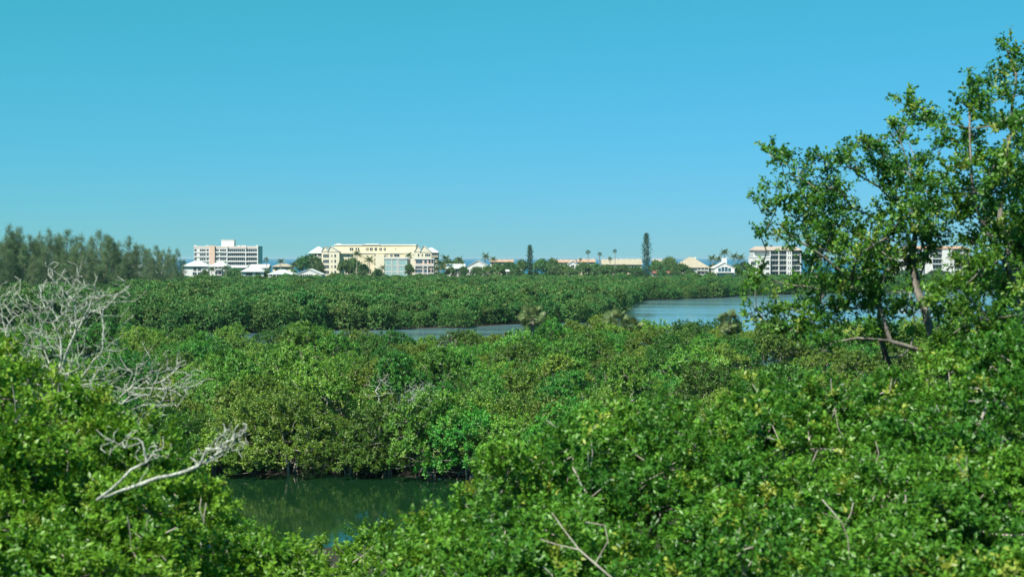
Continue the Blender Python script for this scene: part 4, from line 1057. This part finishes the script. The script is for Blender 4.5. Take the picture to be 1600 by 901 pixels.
nl += tall_tree(72, 'tall open branched tree with grey forked trunk rising against the sky', cv(B1), 22.0,
    [[(1520, 760, 22), (1480, 600, 22), (1455, 520, 22), (1432, 450, 22), (1425, 400, 22), (1437, 340, 22), (1420, 260, 22), (1405, 215, 22)],
     [(1475, 565, 21.9), (1440, 548, 21.7), (1390, 532, 21.4), (1340, 528, 21.2), (1305, 534, 21.1), (1280, 546, 21.0)],
     [(1478, 600, 22.3), (1410, 610, 22.8), (1385, 560, 22.9), (1373, 500, 22.9), (1375, 450, 22.9), (1395, 390, 22.8)],
     [(1375, 480, 22.6), (1345, 450, 22.3), (1315, 425, 22), (1285, 400, 21.8), (1255, 380, 21.6)],
     [(1380, 530, 22.7), (1330, 512, 22.6), (1290, 495, 22.5), (1262, 490, 22.4)],
     [(1432, 450, 22), (1455, 380, 22.4), (1465, 320, 22.6)], [(1305, 534, 21.1), (1290, 515, 21), (1265, 500, 20.9)]], (b1[0], 22.0))
nl += tall_tree(73, 'taller leafy tree cut by the right edge of the view', cv(B2), 20.0,
    [[(1630, 700, 20), (1605, 540, 20), (1588, 440, 20), (1562, 340, 20), (1573, 240, 20), (1588, 130, 20)],
     [(1588, 440, 20), (1550, 380, 19.8), (1520, 300, 19.6), (1515, 180, 19.6)], [(1600, 540, 20), (1560, 500, 19.6), (1520, 500, 19.4), (1490, 520, 19.3)]], (b2[0], 20.0))

# the dead tree on the left
r = np.random.default_rng(81)
Dd = 16.3
base = P(70, 900, Dd); base[2] = .25
st = [[(95, 640), (92, 590), (119, 511), (117, 470), (89, 444)], [(100, 625), (135, 580), (161, 544), (161, 483), (182, 462), (205, 444)], [(95, 640), (165, 640), (205, 605), (235, 606), (261, 608), (285, 592), (305, 577)],
      [(80, 640), (60, 600), (40, 560), (10, 530), (0, 470)], [(92, 600), (65, 540), (48, 500), (35, 470), (20, 450)], [(92, 600), (95, 530), (70, 480), (60, 445)], [(119, 520), (140, 480), (150, 450)], [(161, 500), (150, 470), (140, 440)],
      [(205, 605), (215, 570), (235, 545)], [(60, 600), (20, 600), (-10, 570)]]
S = [[np.zeros(3)] + [P(80, 760, Dd + .2) - base] + [P(x, y, Dd) - base for x, y in st[0]]] + [[P(x, y, Dd + r.normal(0, .15)) - base for x, y in s_] for s_ in st[1:]]
T = []
for px, py, rp, n in [(60, 500, 70, 80), (110, 470, 50, 60), (30, 530, 50, 50), (190, 462, 26, 16), (285, 590, 34, 34), (240, 575, 34, 22), (90, 450, 36, 40), (150, 560, 46, 40), (150, 470, 30, 26), (215, 640, 40, 30), (180, 600, 45, 40), (250, 615, 40, 26), (120, 600, 40, 30), (15, 470, 30, 24), (100, 560, 60, 50), (40, 600, 50, 24)]:
    for k in range(int(n * 1.1)):
        a_ = r.uniform(0, 6.28); q = rp * math.sqrt(r.random()); T.append(P(px + math.cos(a_) * q, py + math.sin(a_) * q * .9, Dd + r.normal(0, .35)) - base)
p, pa, _, _ = grow(r, S, fringe(r, T, 1, .24), .12, .10, .3)
v, f = tubes(p, pa, .0032, .034, 5)
t = empty('dead_tree', base, 'dead leafless tree with pale grey lichen covered twigs on the left', 'dead tree')
obj('trunk', mesh_np('dead_branches', v, f, M['dead_bark'], smooth=True), t)
# the long bare limb reaching over the pond
base = P(120, 900, 16.2); base[2] = .25
st = [[(110, 860), (135, 800), (150, 783), (222, 755), (270, 742), (311, 727), (340, 708), (358, 697), (377, 672)], [(152, 780), (189, 750), (205, 733), (230, 721)], [(222, 690), (195, 700), (160, 680), (150, 670)]]
S = [[np.zeros(3), P(110, 860, 15.8) - base] + [P(x, y, d) - base for (x, y), d in zip(st[0][1:], [15.2, 13.6] + [12.9] * 9)]] + [[P(x, y, 12.9) - base for x, y in s_] for s_ in st[1:]]
T = []
for px, py, rp, n in [(362, 690, 22, 30), (335, 705, 20, 16), (310, 715, 16, 8), (230, 705, 20, 8), (250, 706, 14, 5), (180, 690, 30, 10), (372, 680, 14, 12)]:
    for k in range(int(n * 1.2)):
        a_ = r.uniform(0, 6.28); q = rp * math.sqrt(r.random()); T.append(P(px + math.cos(a_) * q, py + math.sin(a_) * q * .8, 12.9 + r.normal(0, .12)) - base)
p, pa, _, _ = grow(r, S, fringe(r, T, 1, .13), .1, .10, .3)
v, f = tubes(p, pa, .0034, .023, 6)
t = empty('dead_tree', base, 'dead tree whose long bare pale limb reaches toward the pond', 'dead tree')
obj('trunk', mesh_np('dead_branches', v, f, M['dead_bark'], smooth=True), t)
print('near leaves', nl, 'objects', len(bpy.data.objects))

# ------------------------------------------------------------------ thin sea haze
def haze_box(density):
    x0, x1, y0, y1, z0, z1 = -30500, 30500, -3200, 42500, -3.0, 27.0
    V = [(x_, y_, z_) for x_ in (x0, x1) for y_ in (y0, y1) for z_ in (z0, z1)]
    m = bpy.data.materials.new('haze'); m.use_nodes = True; n, l = m.node_tree.nodes, m.node_tree.links
    n.remove(n['Principled BSDF']); pv = n.new('ShaderNodeVolumePrincipled')
    pv.inputs['Color'].default_value = (.58, .84, .98, 1); pv.inputs['Density'].default_value = density; pv.inputs['Anisotropy'].default_value = .15
    l.new(pv.outputs[0], n['Material Output'].inputs['Volume'])
    o = obj('haze', mesh_py('haze', V, [(0, 1, 3, 2), (4, 6, 7, 5), (0, 4, 5, 1), (2, 3, 7, 6), (0, 2, 6, 4), (1, 5, 7, 3)], m))
    tag(o, 'thin pale blue sea haze over the whole bay', 'haze', kind='stuff')
haze_box(.00006)
